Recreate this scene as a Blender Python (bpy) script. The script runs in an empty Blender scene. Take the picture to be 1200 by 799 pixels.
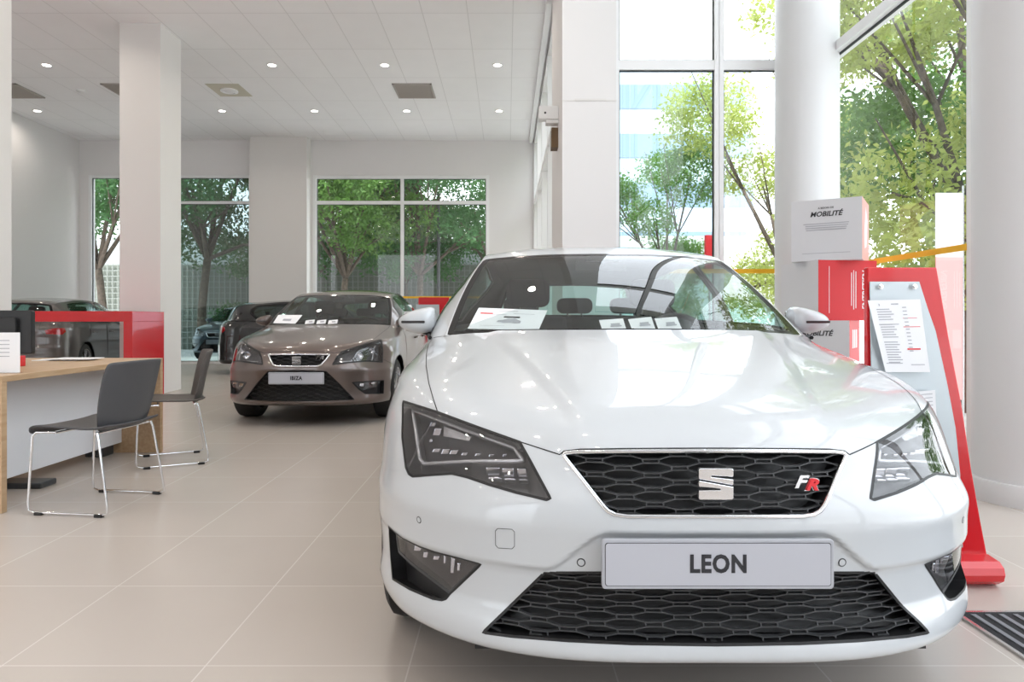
import bpy, bmesh, math, random
import numpy as np
from mathutils import Vector, Matrix
from mathutils.bvhtree import BVHTree
from mathutils.geometry import delaunay_2d_cdt

random.seed(7)
SC = bpy.context.scene
C = SC.collection
PI = math.pi

# ------------------------------------------------------------------ camera, sky, exposure
CAM_H = 1.02
cd = bpy.data.cameras.new('camera'); cam = bpy.data.objects.new('camera', cd); C.objects.link(cam)
cam.location = (0, 0, CAM_H); cam.rotation_euler = (PI/2, 0, 0)
cd.sensor_width = 36.0; cd.lens = 24.0
cd.shift_x = 6/1200; cd.shift_y = -25.5/1200
cd.clip_start = 0.05; cd.clip_end = 300
SC.camera = cam
SC.view_settings.view_transform = 'Standard'; SC.view_settings.look = 'None'
SC.view_settings.gamma = 1; SC.view_settings.use_curve_mapping = False
SC.view_settings.exposure = -0.10
SKY = 4.4; SUN = 7; LAMP = 7.5
w = bpy.data.worlds.new('overcast_sky'); SC.world = w; w.use_nodes = True
nt = w.node_tree; nt.nodes.clear()
wo = nt.nodes.new('ShaderNodeOutputWorld'); bg = nt.nodes.new('ShaderNodeBackground')
tc = nt.nodes.new('ShaderNodeTexCoord'); sx = nt.nodes.new('ShaderNodeSeparateXYZ')
rp = nt.nodes.new('ShaderNodeValToRGB')
rp.color_ramp.elements[0].position = 0.45; rp.color_ramp.elements[0].color = (.42, .42, .40, 1)
rp.color_ramp.elements[1].position = 0.62; rp.color_ramp.elements[1].color = (.90, .955, 1.02, 1)
mp = nt.nodes.new('ShaderNodeMath'); mp.operation = 'MULTIPLY_ADD'; mp.inputs[1].default_value = .5; mp.inputs[2].default_value = .5
nt.links.new(tc.outputs['Generated'], sx.inputs[0]); nt.links.new(sx.outputs[2], mp.inputs[0])
nt.links.new(mp.outputs[0], rp.inputs[0]); nt.links.new(rp.outputs[0], bg.inputs[0])
bg.inputs[1].default_value = SKY
nt.links.new(bg.outputs[0], wo.inputs[0])
sd = bpy.data.lights.new('sun', 'SUN'); sd.energy = SUN; sd.angle = math.radians(8); sd.color = (1, .97, .9)
so = bpy.data.objects.new('sun', sd); C.objects.link(so)
so.rotation_euler = (math.radians(38), 0, math.radians(-30)); so.location = (6, 6, 12)

# ------------------------------------------------------------------ materials
def mat(name, col, rough=.5, metal=0, coat=0, spec=.5, emit=None, es=0, noise=0, nscale=20, bump=0, trans=0, ior=1.45, alpha=1):
    m = bpy.data.materials.new(name); m.use_nodes = True
    n = m.node_tree.nodes; l = m.node_tree.links; b = n['Principled BSDF']
    b.inputs['Base Color'].default_value = (*col, 1); b.inputs['Roughness'].default_value = rough
    b.inputs['Metallic'].default_value = metal; b.inputs['Coat Weight'].default_value = coat
    b.inputs['Coat Roughness'].default_value = .03
    b.inputs['Specular IOR Level'].default_value = spec; b.inputs['IOR'].default_value = ior
    b.inputs['Transmission Weight'].default_value = trans; b.inputs['Alpha'].default_value = alpha
    if emit: b.inputs['Emission Color'].default_value = (*emit, 1); b.inputs['Emission Strength'].default_value = es
    if noise or bump:
        t = n.new('ShaderNodeTexNoise'); t.inputs['Scale'].default_value = nscale; t.inputs['Detail'].default_value = 4
        c = n.new('ShaderNodeTexCoord'); l.new(c.outputs['Object'], t.inputs['Vector'])
        if noise:
            r = n.new('ShaderNodeValToRGB')
            r.color_ramp.elements[0].position = .3; r.color_ramp.elements[1].position = .7
            r.color_ramp.elements[0].color = (*[max(0, x*(1-noise)) for x in col], 1)
            r.color_ramp.elements[1].color = (*[min(1, x*(1+noise)) for x in col], 1)
            l.new(t.outputs['Fac'], r.inputs[0]); l.new(r.outputs[0], b.inputs['Base Color'])
        if bump:
            bm_ = n.new('ShaderNodeBump'); bm_.inputs['Strength'].default_value = bump; bm_.inputs['Distance'].default_value = .002
            l.new(t.outputs['Fac'], bm_.inputs['Height']); l.new(bm_.outputs[0], b.inputs['Normal'])
    return m

def glass(name, tint, rough=0.0, refl=1.0):
    m = bpy.data.materials.new(name); m.use_nodes = True
    n = m.node_tree.nodes; l = m.node_tree.links; n.clear()
    o = n.new('ShaderNodeOutputMaterial'); mx = n.new('ShaderNodeMixShader'); t = n.new('ShaderNodeBsdfTransparent')
    g = n.new('ShaderNodeBsdfGlossy'); ge = n.new('ShaderNodeNewGeometry')
    def Q(op, a, b_=None):
        q = n.new('ShaderNodeMath'); q.operation = op
        for i, v in enumerate((a, b_)):
            if v is None: continue
            if isinstance(v, (int, float)): q.inputs[i].default_value = v
            else: l.new(v, q.inputs[i])
        return q
    dt = n.new('ShaderNodeVectorMath'); dt.operation = 'DOT_PRODUCT'; l.new(ge.outputs['Incoming'], dt.inputs[0]); l.new(ge.outputs['Normal'], dt.inputs[1])
    f = Q('MULTIPLY_ADD', Q('POWER', Q('SUBTRACT', 1.0, Q('ABSOLUTE', dt.outputs['Value']).outputs[0]).outputs[0], 5.0).outputs[0], .92); f.inputs[2].default_value = .06
    mu = n.new('ShaderNodeMath'); mu.operation = 'MULTIPLY'; mu.inputs[1].default_value = refl; mu.use_clamp = True
    t.inputs[0].default_value = (*tint, 1); g.inputs['Roughness'].default_value = rough
    l.new(f.outputs[0], mu.inputs[0]); l.new(mu.outputs[0], mx.inputs[0]); l.new(t.outputs[0], mx.inputs[1])
    l.new(g.outputs[0], mx.inputs[2]); l.new(mx.outputs[0], o.inputs[0])
    return m

def tiled(name, col, line, sx_, sy_, ox=0, oy=0, gap=.004, rough=.3, spec=.5, var=.04, axes='xy', coat=0, bump=0):
    """world-aligned tile grid with thin joints"""
    m = mat(name, col, rough, spec=spec, coat=coat)
    n = m.node_tree.nodes; l = m.node_tree.links; b = n['Principled BSDF']
    c = n.new('ShaderNodeTexCoord'); s = n.new('ShaderNodeSeparateXYZ'); l.new(c.outputs['Object'], s.inputs[0])
    def M(op, a, bb, cc=None):
        q = n.new('ShaderNodeMath'); q.operation = op
        for i, v in enumerate((a, bb, cc)):
            if v is None: continue
            if isinstance(v, (int, float)): q.inputs[i].default_value = v
            else: l.new(v, q.inputs[i])
        return q.outputs[0]
    ia, ib = 'xyz'.index(axes[0]), 'xyz'.index(axes[1])
    u = M('DIVIDE', M('SUBTRACT', s.outputs[ia], ox), sx_); v = M('DIVIDE', M('SUBTRACT', s.outputs[ib], oy), sy_)
    fu = M('FRACT', u, None); fv = M('FRACT', v, None)
    du = M('MULTIPLY', M('SUBTRACT', .5, M('ABSOLUTE', M('SUBTRACT', fu, .5), None)), sx_)
    dv = M('MULTIPLY', M('SUBTRACT', .5, M('ABSOLUTE', M('SUBTRACT', fv, .5), None)), sy_)
    k = M('LESS_THAN', M('MINIMUM', du, dv), gap)
    wn = n.new('ShaderNodeTexWhiteNoise'); wn.noise_dimensions = '2D'
    cb = n.new('ShaderNodeCombineXYZ'); l.new(M('FLOOR', u, None), cb.inputs[0]); l.new(M('FLOOR', v, None), cb.inputs[1])
    l.new(cb.outputs[0], wn.inputs['Vector'])
    hs = n.new('ShaderNodeHueSaturation'); hs.inputs['Color'].default_value = (*col, 1)
    l.new(M('MULTIPLY_ADD', wn.outputs['Value'], var, 1-var/2), hs.inputs['Value'])
    tn = n.new('ShaderNodeTexNoise'); tn.inputs['Scale'].default_value = 3; tn.inputs['Detail'].default_value = 6
    l.new(c.outputs['Object'], tn.inputs['Vector'])
    mx0 = n.new('ShaderNodeMix'); mx0.data_type = 'RGBA'; mx0.blend_type = 'MULTIPLY'; mx0.inputs['Factor'].default_value = .12
    l.new(hs.outputs[0], mx0.inputs['A']); l.new(tn.outputs['Color'], mx0.inputs['B'])
    tn2 = n.new('ShaderNodeMapRange'); l.new(tn.outputs['Fac'], tn2.inputs[0]); tn2.inputs['To Min'].default_value = .7; tn2.inputs['To Max'].default_value = 1.1
    l.new(tn2.outputs[0], mx0.inputs['B'])
    mx = n.new('ShaderNodeMix'); mx.data_type = 'RGBA'
    l.new(k, mx.inputs['Factor']); l.new(mx0.outputs['Result'], mx.inputs['A']); mx.inputs['B'].default_value = (*line, 1)
    l.new(mx.outputs['Result'], b.inputs['Base Color'])
    return m

def wood_mat(name, c1, c2):
    m = mat(name, c1, .38)
    n = m.node_tree.nodes; l = m.node_tree.links; b = n['Principled BSDF']
    c = n.new('ShaderNodeTexCoord'); mp_ = n.new('ShaderNodeMapping'); mp_.inputs['Scale'].default_value = (14, 1.2, 14)
    t = n.new('ShaderNodeTexNoise'); t.inputs['Scale'].default_value = 3; t.inputs['Detail'].default_value = 7
    r = n.new('ShaderNodeValToRGB'); r.color_ramp.elements[0].color = (*c1, 1); r.color_ramp.elements[1].color = (*c2, 1)
    r.color_ramp.elements[0].position = .35; r.color_ramp.elements[1].position = .7
    l.new(c.outputs['Object'], mp_.inputs[0]); l.new(mp_.outputs[0], t.inputs['Vector']); l.new(t.outputs['Fac'], r.inputs[0]); l.new(r.outputs[0], b.inputs['Base Color'])
    return m

M = {}
M['wall'] = mat('wall_paint', (.80, .785, .785), .7, bump=.03, nscale=200)
M['wall_warm'] = mat('pillar_paint', (.76, .74, .725), .65, bump=.03, nscale=200)
M['column'] = mat('column_paint', (.71, .71, .72), .45)
M['frame_white'] = mat('white_aluminium', (.86, .865, .87), .35)
M['gasket'] = mat('window_gasket', (.03, .035, .04), .6)
M['clear_glass'] = glass('clear_glass', (.955, .965, .97), refl=1.1)
M['tint_glass'] = glass('tinted_glass', (.30, .385, .39), refl=2.2)
M['pane_tint'] = glass('grey_green_glass', (.66, .735, .74), refl=1.3)
M['floor'] = tiled('floor_tiles', (.52, .465, .42), (.64, .60, .565), .6, .6, ox=-.287, oy=.21, gap=.0022, rough=.27, var=.035)
M['ceiling'] = tiled('ceiling_tiles', (.93, .925, .935), (.76, .755, .76), .6, 1.21, ox=.08, oy=.585, gap=.006, rough=.8, var=.02)
M['black'] = mat('black_plastic', (.012, .012, .013), .42)
M['dark_grey'] = mat('dark_grey_plastic', (.05, .052, .055), .38)
M['rubber'] = mat('rubber', (.018, .018, .018), .75)
M['chrome'] = mat('chrome', (.82, .83, .85), .07, 1)
M['steel'] = mat('brushed_steel', (.7, .71, .72), .22, 1)
M['alloy'] = mat('alloy', (.55, .56, .58), .25, .9)
M['red'] = mat('red_lacquer', (.60, .008, .014), .22, coat=.4)
M['red_matt'] = mat('red_card', (.62, .012, .02), .4)
M['paper'] = mat('paper', (.86, .86, .88), .6)
M['ink'] = mat('ink', (.025, .025, .03), .6)
M['ink_grey'] = mat('grey_print', (.42, .42, .46), .6)
M['ink_red'] = mat('red_print', (.75, .04, .05), .6)
M['silver_panel'] = mat('silver_panel', (.52, .57, .60), .35, .25)
M['white_gloss'] = mat('white_laminate', (.80, .81, .85), .3)
M['wood'] = wood_mat('oak', (.46, .30, .17), (.56, .39, .24))
M['chair_shell'] = mat('chair_shell', (.075, .075, .08), .5, bump=.15, nscale=400)
M['chair_shell_warm'] = mat('chair_shell_warm', (.085, .075, .07), .5, bump=.15, nscale=400)
M['tape'] = mat('yellow_tape', (.90, .50, .02), .5)
M['lamp'] = mat('lamp_glow', (1, 1, 1), .5, emit=(1, .93, .84), es=14)
M['paint_white'] = mat('white_car_paint', (.54, .565, .59), .3, coat=1.0, spec=.5)
M['paint_ibiza'] = mat('bronze_grey_car_paint', (.135, .105, .095), .3, .55, coat=1.0)
M['paint_grey'] = mat('graphite_car_paint', (.11, .10, .095), .3, .5, coat=1.0)
M['paint_black'] = mat('black_car_paint', (.010, .010, .012), .25, coat=1.0)
M['paint_blue'] = mat('slate_blue_car_paint', (.06, .085, .11), .3, .3, coat=1.0)
M['car_glass'] = glass('car_glass', (.45, .70, .65), refl=1.3)
M['windscreen_glass'] = glass('windscreen_glass', (.88, .93, .92), refl=1.6)
M['car_glass_dark'] = glass('dark_car_glass', (.22, .28, .27), refl=1.5)
M['lens'] = glass('lamp_lens', (.88, .88, .90), refl=1.7)
M['tail'] = mat('tail_lamp', (.45, .005, .01), .12, coat=1, trans=.2)
M['lamp_dark'] = mat('lamp_housing', (.05, .047, .05), .3, .3)
M['reflector'] = mat('lamp_reflector', (.75, .75, .78), .12, 1)
M['drl'] = mat('daytime_light_strip', (.55, .55, .56), .25, .6)
M['interior'] = mat('car_interior', (.030, .030, .032), .75)
M['seat_cloth'] = mat('seat_cloth', (.022, .022, .025), .8)
M['headliner'] = mat('headliner', (.10, .10, .10), .9)
M['frit'] = mat('black_glass_border', (.008, .008, .009), .1)
M['seam'] = mat('panel_seam', (.015, .015, .016), .6)
M['plate'] = mat('plate_plastic', (.42, .43, .47), .35)
M['leaf_a'] = mat('leaf_green', (.075, .19, .035), .6, noise=.45, nscale=1.1)
M['leaf_b'] = mat('leaf_yellow_green', (.22, .34, .05), .6, noise=.45, nscale=1.1)
M['leaf_c'] = mat('leaf_deep_green', (.05, .15, .045), .6, noise=.4, nscale=1.1)
M['bark'] = mat('bark', (.11, .085, .065), .9, noise=.4, nscale=12)
M['pavement'] = mat('pavement', (.66, .65, .64), .9, noise=.12, nscale=4)
M['grass'] = mat('grass', (.10, .20, .05), .9, noise=.3, nscale=8)
M['concrete'] = mat('concrete', (.46, .50, .52), .85, noise=.1, nscale=3)
M['fence'] = mat('fence_metal', (.26, .28, .26), .6)
M['bright_wall'] = mat('pale_render', (.75, .77, .80), .8)
M['mat_black'] = mat('mat_rubber', (.025, .025, .028), .9, bump=.8, nscale=300)
M['mat_grey'] = mat('mat_brush', (.22, .22, .24), .9, bump=.8, nscale=300)
M['vent'] = mat('vent_metal', (.42, .39, .36), .6)
M['brown'] = mat('brown_plate', (.16, .10, .05), .6)

# ------------------------------------------------------------------ mesh helpers
def link(o, parent=None):
    C.objects.link(o)
    if parent is not None: o.parent = parent
    return o

def mesh_obj(name, verts, faces, m, parent=None, smooth=False, normals=None):
    me = bpy.data.meshes.new(name)
    me.from_pydata([tuple(v) for v in verts], [], [tuple(f) for f in faces]); me.update()
    for mm in (m if isinstance(m, (list, tuple)) else [m]): me.materials.append(mm)
    if smooth or normals is not None:
        me.polygons.foreach_set('use_smooth', [True]*len(me.polygons))
    if normals is not None:
        me.normals_split_custom_set_from_vertices([tuple(x) for x in normals])
    o = bpy.data.objects.new(name, me); return link(o, parent)

def tag(o, label, cat, group=None, kind=None):
    o['label'] = label; o['category'] = cat
    if group: o['group'] = group
    if kind: o['kind'] = kind
    return o

def thing(name, label, cat, loc=(0, 0, 0), rz=0, group=None):
    o = bpy.data.objects.new(name, None); C.objects.link(o); o.location = loc; o.rotation_euler = (0, 0, rz)
    o.empty_display_size = .1
    return tag(o, label, cat, group)

class MB:
    """collects solids into one mesh"""
    def __init__(s): s.v = []; s.f = []; s.mi = []; s.cur = 0
    def add(s, vs, fs):
        k = len(s.v); s.v += [tuple(v) for v in vs]; s.f += [tuple(i+k for i in f) for f in fs]; s.mi += [s.cur]*len(fs); return s
    def box(s, x0, x1, y0, y1, z0, z1):
        return s.add([(x0, y0, z0), (x1, y0, z0), (x1, y1, z0), (x0, y1, z0), (x0, y0, z1), (x1, y0, z1), (x1, y1, z1), (x0, y1, z1)],
                     [(0, 3, 2, 1), (4, 5, 6, 7), (0, 1, 5, 4), (1, 2, 6, 5), (2, 3, 7, 6), (3, 0, 4, 7)])
    def obox(s, c, ax, ay, az):
        c = Vector(c); ax = Vector(ax); ay = Vector(ay); az = Vector(az)
        vs = [c+i*ax+j*ay+k*az for k in (-1, 1) for (i, j) in ((-1, -1), (1, -1), (1, 1), (-1, 1))]
        return s.add(vs, [(0, 3, 2, 1), (4, 5, 6, 7), (0, 1, 5, 4), (1, 2, 6, 5), (2, 3, 7, 6), (3, 0, 4, 7)])
    def tube(s, pts, r, n=10, closed=False, caps=True):
        P = [Vector(p) for p in pts]; N = len(P); k0 = len(s.v)
        rs = r if isinstance(r, (list, tuple)) else [r]*N
        up = None; vs = []
        for i in range(N):
            if closed: d = P[(i+1) % N]-P[i-1]
            else: d = P[min(i+1, N-1)]-P[max(i-1, 0)]
            d.normalize()
            if up is None:
                up = Vector((0, 0, 1)) if abs(d.z) < .9 else Vector((1, 0, 0))
            a = d.cross(up)
            if a.length < 1e-4: a = d.orthogonal()
            a.normalize(); b = a.cross(d); up = b
            for k in range(n):
                t = 2*PI*k/n; vs.append(P[i]+rs[i]*(math.cos(t)*a+math.sin(t)*b))
        fs = []
        for i in range(N if closed else N-1):
            for k in range(n):
                j = (i+1) % N
                fs.append((i*n+k, i*n+(k+1) % n, j*n+(k+1) % n, j*n+k))
        if not closed and caps: fs += [tuple(reversed(range(n))), tuple((N-1)*n+k for k in range(n))]
        return s.add(vs, [tuple(reversed(f)) for f in fs])
    def lathe(s, prof, c=(0, 0, 0), axis='z', n=32, a0=0, a1=2*PI):
        vs = []; full = abs(a1-a0-2*PI) < 1e-6; m_ = n if full else n+1
        for (r, h) in prof:
            for k in range(m_):
                t = a0+(a1-a0)*k/n
                p = (r*math.cos(t), r*math.sin(t), h)
                if axis == 'x': p = (h, p[0], p[1])
                if axis == 'y': p = (p[0], h, p[1])
                vs.append((p[0]+c[0], p[1]+c[1], p[2]+c[2]))
        fs = []
        for i in range(len(prof)-1):
            for k in range(n):
                k2 = (k+1) % m_
                fs.append((i*m_+k, i*m_+k2, (i+1)*m_+k2, (i+1)*m_+k))
        return s.add(vs, fs)
    def prism(s, poly, d0, d1, axis='y', c=(0, 0, 0)):
        """2D polygon extruded between d0 and d1 along axis; other coords in order"""
        def P(p, d):
            if axis == 'y': q = (p[0], d, p[1])
            elif axis == 'x': q = (d, p[0], p[1])
            else: q = (p[0], p[1], d)
            return (q[0]+c[0], q[1]+c[1], q[2]+c[2])
        n = len(poly); vs = [P(p, d0) for p in poly]+[P(p, d1) for p in poly]
        fs = [tuple(range(n)), tuple(reversed(range(n, 2*n)))]+[(i, i+n, (i+1) % n+n, (i+1) % n) for i in range(n)]
        return s.add(vs, fs)
    def build(s, name, m, parent=None, smooth=False, bevel=0, seg=2, fix=True):
        me = bpy.data.meshes.new(name); me.from_pydata(s.v, [], s.f)
        for mm in (m if isinstance(m, (list, tuple)) else [m]): me.materials.append(mm)
        me.polygons.foreach_set('material_index', s.mi); me.update()
        if fix:
            b = bmesh.new(); b.from_mesh(me); bmesh.ops.recalc_face_normals(b, faces=b.faces); b.to_mesh(me); b.free()
        if smooth:
            me.polygons.foreach_set('use_smooth', [True]*len(me.polygons))
            if smooth == 'auto': me.set_sharp_from_angle(angle=math.radians(38))
        o = bpy.data.objects.new(name, me); link(o, parent)
        if bevel:
            bv = o.modifiers.new('bevel', 'BEVEL'); bv.width = bevel; bv.segments = seg; bv.limit_method = 'ANGLE'; bv.angle_limit = math.radians(40)
            bv.harden_normals = False
        return o

def rrect(x0, x1, z0, z1, r, n=4):
    pts = []
    for (cx, cz, a) in ((x1-r, z1-r, 0), (x0+r, z1-r, 90), (x0+r, z0+r, 180), (x1-r, z0+r, 270)):
        for k in range(n+1):
            t = math.radians(a+90*k/n); pts.append((cx+r*math.cos(t), cz+r*math.sin(t)))
    return pts

def text_obj(name, s, size, m, parent=None, loc=(0, 0, 0), rot=(PI/2, 0, 0), extrude=.0006, bold=0, shear=0, spacing=1, align='CENTER', sx_=1):
    cu = bpy.data.curves.new(name, 'FONT'); cu.body = s; cu.size = size; cu.extrude = extrude; cu.offset = bold; cu.shear = shear
    cu.align_x = align; cu.align_y = 'CENTER'; cu.space_character = spacing; cu.resolution_u = 3
    t = bpy.data.objects.new(name+'_tmp', cu); C.objects.link(t)
    bpy.context.view_layer.update()
    dg = bpy.context.evaluated_depsgraph_get()
    me = bpy.data.meshes.new_from_object(t.evaluated_get(dg)); me.name = name
    me.materials.clear(); me.materials.append(m)
    bpy.data.objects.remove(t); bpy.data.curves.remove(cu)
    if sx_ != 1:
        for v in me.vertices: v.co.x *= sx_
    o = bpy.data.objects.new(name, me); link(o, parent); o.location = loc; o.rotation_euler = rot
    return o

def copy_tree(o, parent=None):
    c = o.copy(); C.objects.link(c); c.parent = parent
    for ch in list(o.children): copy_tree(ch, c)
    return c

def leafy(name, col, tl):
    m = mat(name, col, .55, noise=.45, nscale=1.1, spec=.3); n = m.node_tree.nodes; l = m.node_tree.links
    o = n['Material Output']; b = n['Principled BSDF']; t = n.new('ShaderNodeBsdfTranslucent'); mx = n.new('ShaderNodeMixShader')
    t.inputs[0].default_value = (*tl, 1); mx.inputs[0].default_value = .45
    l.new(b.outputs[0], mx.inputs[1]); l.new(t.outputs[0], mx.inputs[2]); l.new(mx.outputs[0], o.inputs[0]); return m
M['leaf_a'] = leafy('leaf_green', (.11, .22, .06), (.17, .32, .06))
M['leaf_b'] = leafy('leaf_yellow_green', (.33, .40, .12), (.50, .56, .14))
M['leaf_c'] = leafy('leaf_deep_green', (.07, .17, .07), (.11, .25, .07))

M['wall_front'] = mat('dimmed_wall_grey', (.45, .44, .44), .7)  # unseen wall, darkened to hold back light on the front bumper

M['badge'] = mat('badge_chrome', (.9, .9, .92), .16, 1)
# ------------------------------------------------------------------ smooth surface patches
def spline_M(N):
    A = np.eye(N); B = np.zeros((N, N))
    for i in range(1, N-1):
        A[i, i-1] = 1; A[i, i] = 4; A[i, i+1] = 1
        B[i, i-1] = 6; B[i, i] = -12; B[i, i+1] = 6
    return np.linalg.solve(A, B)

def spline_W(t, N, Mx):
    """weights (len(t), N) of a natural cubic spline with unit knots"""
    t = np.clip(t, -.3, N-1+.3); i = np.clip(np.floor(t).astype(int), 0, N-2); f = t-i
    W = np.zeros((len(t), N)); k = np.arange(len(t))
    W[k, i] += 1-f; W[k, i+1] += f
    a = ((1-f)**3-(1-f))/6; b = (f**3-f)/6
    return W + a[:, None]*Mx[i]+b[:, None]*Mx[i+1]

def sstep(x): x = np.clip(x, 0, 1); return x*x*(3-2*x)

class Patch:
    """half-car surface: grid[row][col]; col 0 may lie on the centreline (sym)"""
    def __init__(s, grid, sym=True, disp=None, su=2.0, sv=1.6, flip=1):
        s.flip = flip
        g = np.array(grid, float); s.R, s.Cn = g.shape[:2]; s.sym = sym
        if sym:
            m = g[:, :0:-1].copy(); m[:, :, 0] *= -1; g = np.concatenate([m, g], 1)
        s.g = g; s.Mr = spline_M(g.shape[0]); s.Mc = spline_M(g.shape[1]); s.disp = disp; s.su = su; s.sv = sv
        NU, NV = 90, 90
        U, V = np.meshgrid(np.linspace(0, 1, NU), np.linspace(0, 1, NV)); s.bu = U.ravel(); s.bv = V.ravel()
        P = s.ev(s.bu, s.bv); s.bp = P
        tri = []
        for j in range(NV-1):
            for i in range(NU-1):
                a = j*NU+i; tri += [(a, a+1, a+NU+1), (a, a+NU+1, a+NU)]
        s.tri = tri; s.bvh = BVHTree.FromPolygons([tuple(p) for p in P], tri)
    def ev(s, u, v, raw=False):
        u = np.asarray(u, float).ravel(); v = np.asarray(v, float).ravel()
        off = s.Cn-1 if s.sym else 0
        Wc = spline_W(u*(s.Cn-1)+off, s.g.shape[1], s.Mc); Wr = spline_W(v*(s.R-1), s.g.shape[0], s.Mr)
        out = np.empty((len(u), 3))
        for k in range(3): out[:, k] = np.einsum('ni,ij,nj->n', Wr, s.g[:, :, k], Wc)
        if s.disp and not raw: out = s.disp(out)
        return out
    def nrm(s, u, v):
        u = np.asarray(u, float).ravel(); v = np.asarray(v, float).ravel(); e = 2e-3
        du = s.ev(u+e, v)-s.ev(u-e, v); dv = s.ev(u, v+e)-s.ev(u, v-e)
        n = np.cross(du, dv)*s.flip; n /= np.maximum(np.linalg.norm(n, axis=1), 1e-9)[:, None]
        return n
    def hit(s, o, d):
        o = Vector(o); d = Vector(d).normalized()
        loc, nn, fi, dist = s.bvh.ray_cast(o, d)
        if loc is None:
            best = None
            for k in range(12):
                # closest approach search along the ray
                ts = [0.2+x*0.06 for x in range(90)] if k == 0 else [best[1]+(x-4)*0.06/(3**k) for x in range(9)]
                for t in ts:
                    q = s.bvh.find_nearest(o+d*t)
                    if best is None or q[3] < best[0]: best = (q[3], t, q[0], q[2])
                if k > 3: break
            loc, fi = best[2], best[3]
        a, b, c = s.tri[fi]; A, B, Cc = (Vector(s.bp[i]) for i in (a, b, c))
        from mathutils.geometry import barycentric_transform
        q = barycentric_transform(loc, A, B, Cc, Vector((s.bu[a], s.bv[a], 0)), Vector((s.bu[b], s.bv[b], 0)), Vector((s.bu[c], s.bv[c], 0)))
        return (min(max(q.x, -.005), 1.005), min(max(q.y, -.005), 1.005))

def dens(poly, step, closed=True):
    out = []; n = len(poly)
    for i in range(n if closed else n-1):
        a = poly[i]; b = poly[(i+1) % n]; L = math.dist(a, b); k = max(1, int(math.ceil(L/step)))
        for j in range(k): out.append(tuple(a[q]+(b[q]-a[q])*j/k for q in range(len(a))))
    if not closed: out.append(tuple(poly[-1]))
    return out

def in_poly(px, py, poly):
    P = np.array(poly); x0, y0 = P[:, 0], P[:, 1]; x1, y1 = np.roll(x0, -1), np.roll(y0, -1)
    ins = np.zeros(len(px), bool)
    for a, b, c, d in zip(x0, y0, x1, y1):
        if b == d: continue
        m = ((b > py) != (d > py)) & (px < (c-a)*(py-b)/(d-b)+a); ins ^= m
    return ins

def cut(patch, regions, NU=80, NV=80, base='base'):
    """regions: ordered [(name, uv loop)], first match wins. returns {name: (V, N, F)}"""
    su, sv = patch.su, patch.sv
    pts = []; edges = []
    for nm, lp in regions:
        k = len(pts); n = len(lp)
        pts += [(min(max(a, 0), 1)*su, min(max(b, 0), 1)*sv) for a, b in lp]
        edges += [(k+i, k+(i+1) % n) for i in range(n)]
    gu = np.linspace(0, 1, NU); gv = np.linspace(0, 1, NV); U, V = np.meshgrid(gu, gv); U = U.ravel(); V = V.ravel()
    if pts:
        Q = np.array(pts); keep = np.ones(len(U), bool); thr = .35*min(su/NU, sv/NV)
        inner = (U > 0) & (U < 1) & (V > 0) & (V < 1)
        for i0 in range(0, len(U), 2000):
            d = np.hypot(U[i0:i0+2000, None]*su-Q[None, :, 0], V[i0:i0+2000, None]*sv-Q[None, :, 1]).min(1)
            keep[i0:i0+2000] = d > thr
        keep |= ~inner; U = U[keep]; V = V[keep]
    allp = [Vector((a, b)) for a, b in pts]+[Vector((a*su, b*sv)) for a, b in zip(U, V)]
    vo, eo, fo, *_ = delaunay_2d_cdt(allp, edges, [], 0, 1e-6)
    uv = np.array([(p.x/su, p.y/sv) for p in vo]); F = np.array([f for f in fo if len(f) == 3])
    cen = uv[F].mean(1)
    a, b, c = uv[F[:, 0]], uv[F[:, 1]], uv[F[:, 2]]
    ar = (b[:, 0]-a[:, 0])*(c[:, 1]-a[:, 1])-(b[:, 1]-a[:, 1])*(c[:, 0]-a[:, 0])
    ok = np.abs(ar) > 1e-9; F = F[ok]; cen = cen[ok]; ar = ar[ok]
    F[ar < 0] = F[ar < 0][:, ::-1]
    lab = np.full(len(F), -1)
    for i, (nm, lp) in enumerate(regions):
        m = in_poly(cen[:, 0], cen[:, 1], lp) & (lab < 0); lab[m] = i
    P = patch.ev(uv[:, 0], uv[:, 1]); N = patch.nrm(uv[:, 0], uv[:, 1])
    if patch.sym: P[uv[:, 0] < 1e-6, 0] = 0
    out = {}
    for i in range(-1, len(regions)):
        nm = base if i < 0 else regions[i][0]; f = F[lab == i]
        if not len(f): continue
        ids = np.unique(f); mp_ = np.full(len(uv), -1); mp_[ids] = np.arange(len(ids))
        r = (P[ids], N[ids], mp_[f], uv[ids])
        if nm in out:
            o = out[nm]; k = len(o[0]); out[nm] = (np.concatenate([o[0], r[0]]), np.concatenate([o[1], r[1]]), np.concatenate([o[2], r[2]+k]), np.concatenate([o[3], r[3]]))
        else: out[nm] = r
    return out

def mirror(reg):
    P, N, F = reg[:3]; P2 = P.copy(); P2[:, 0] *= -1; N2 = N.copy(); N2[:, 0] *= -1
    return P2, N2, F[:, ::-1]
def both(reg):
    P, N, F = reg[:3]; a, b, c = mirror(reg)
    return np.concatenate([P, a]), np.concatenate([N, b]), np.concatenate([F, c+len(P)])
def join(*rs):
    P = []; N = []; F = []; k = 0
    for r in rs: P.append(r[0]); N.append(r[1]); F.append(r[2]+k); k += len(r[0])
    return np.concatenate(P), np.concatenate(N), np.concatenate(F)
def offs(reg, d):
    return (reg[0]-reg[1]*d, reg[1], reg[2])
def reg_obj(name, reg, m, parent):
    P, N, F = reg[:3]
    # orient faces with the normals
    a, b, c = P[F[:, 0]], P[F[:, 1]], P[F[:, 2]]; g = np.cross(b-a, c-a); n = N[F].mean(1)
    F = F.copy(); fl = (g*n).sum(1) < 0; F[fl] = F[fl][:, ::-1]
    return mesh_obj(name, P, F, m, parent, True, N)

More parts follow.
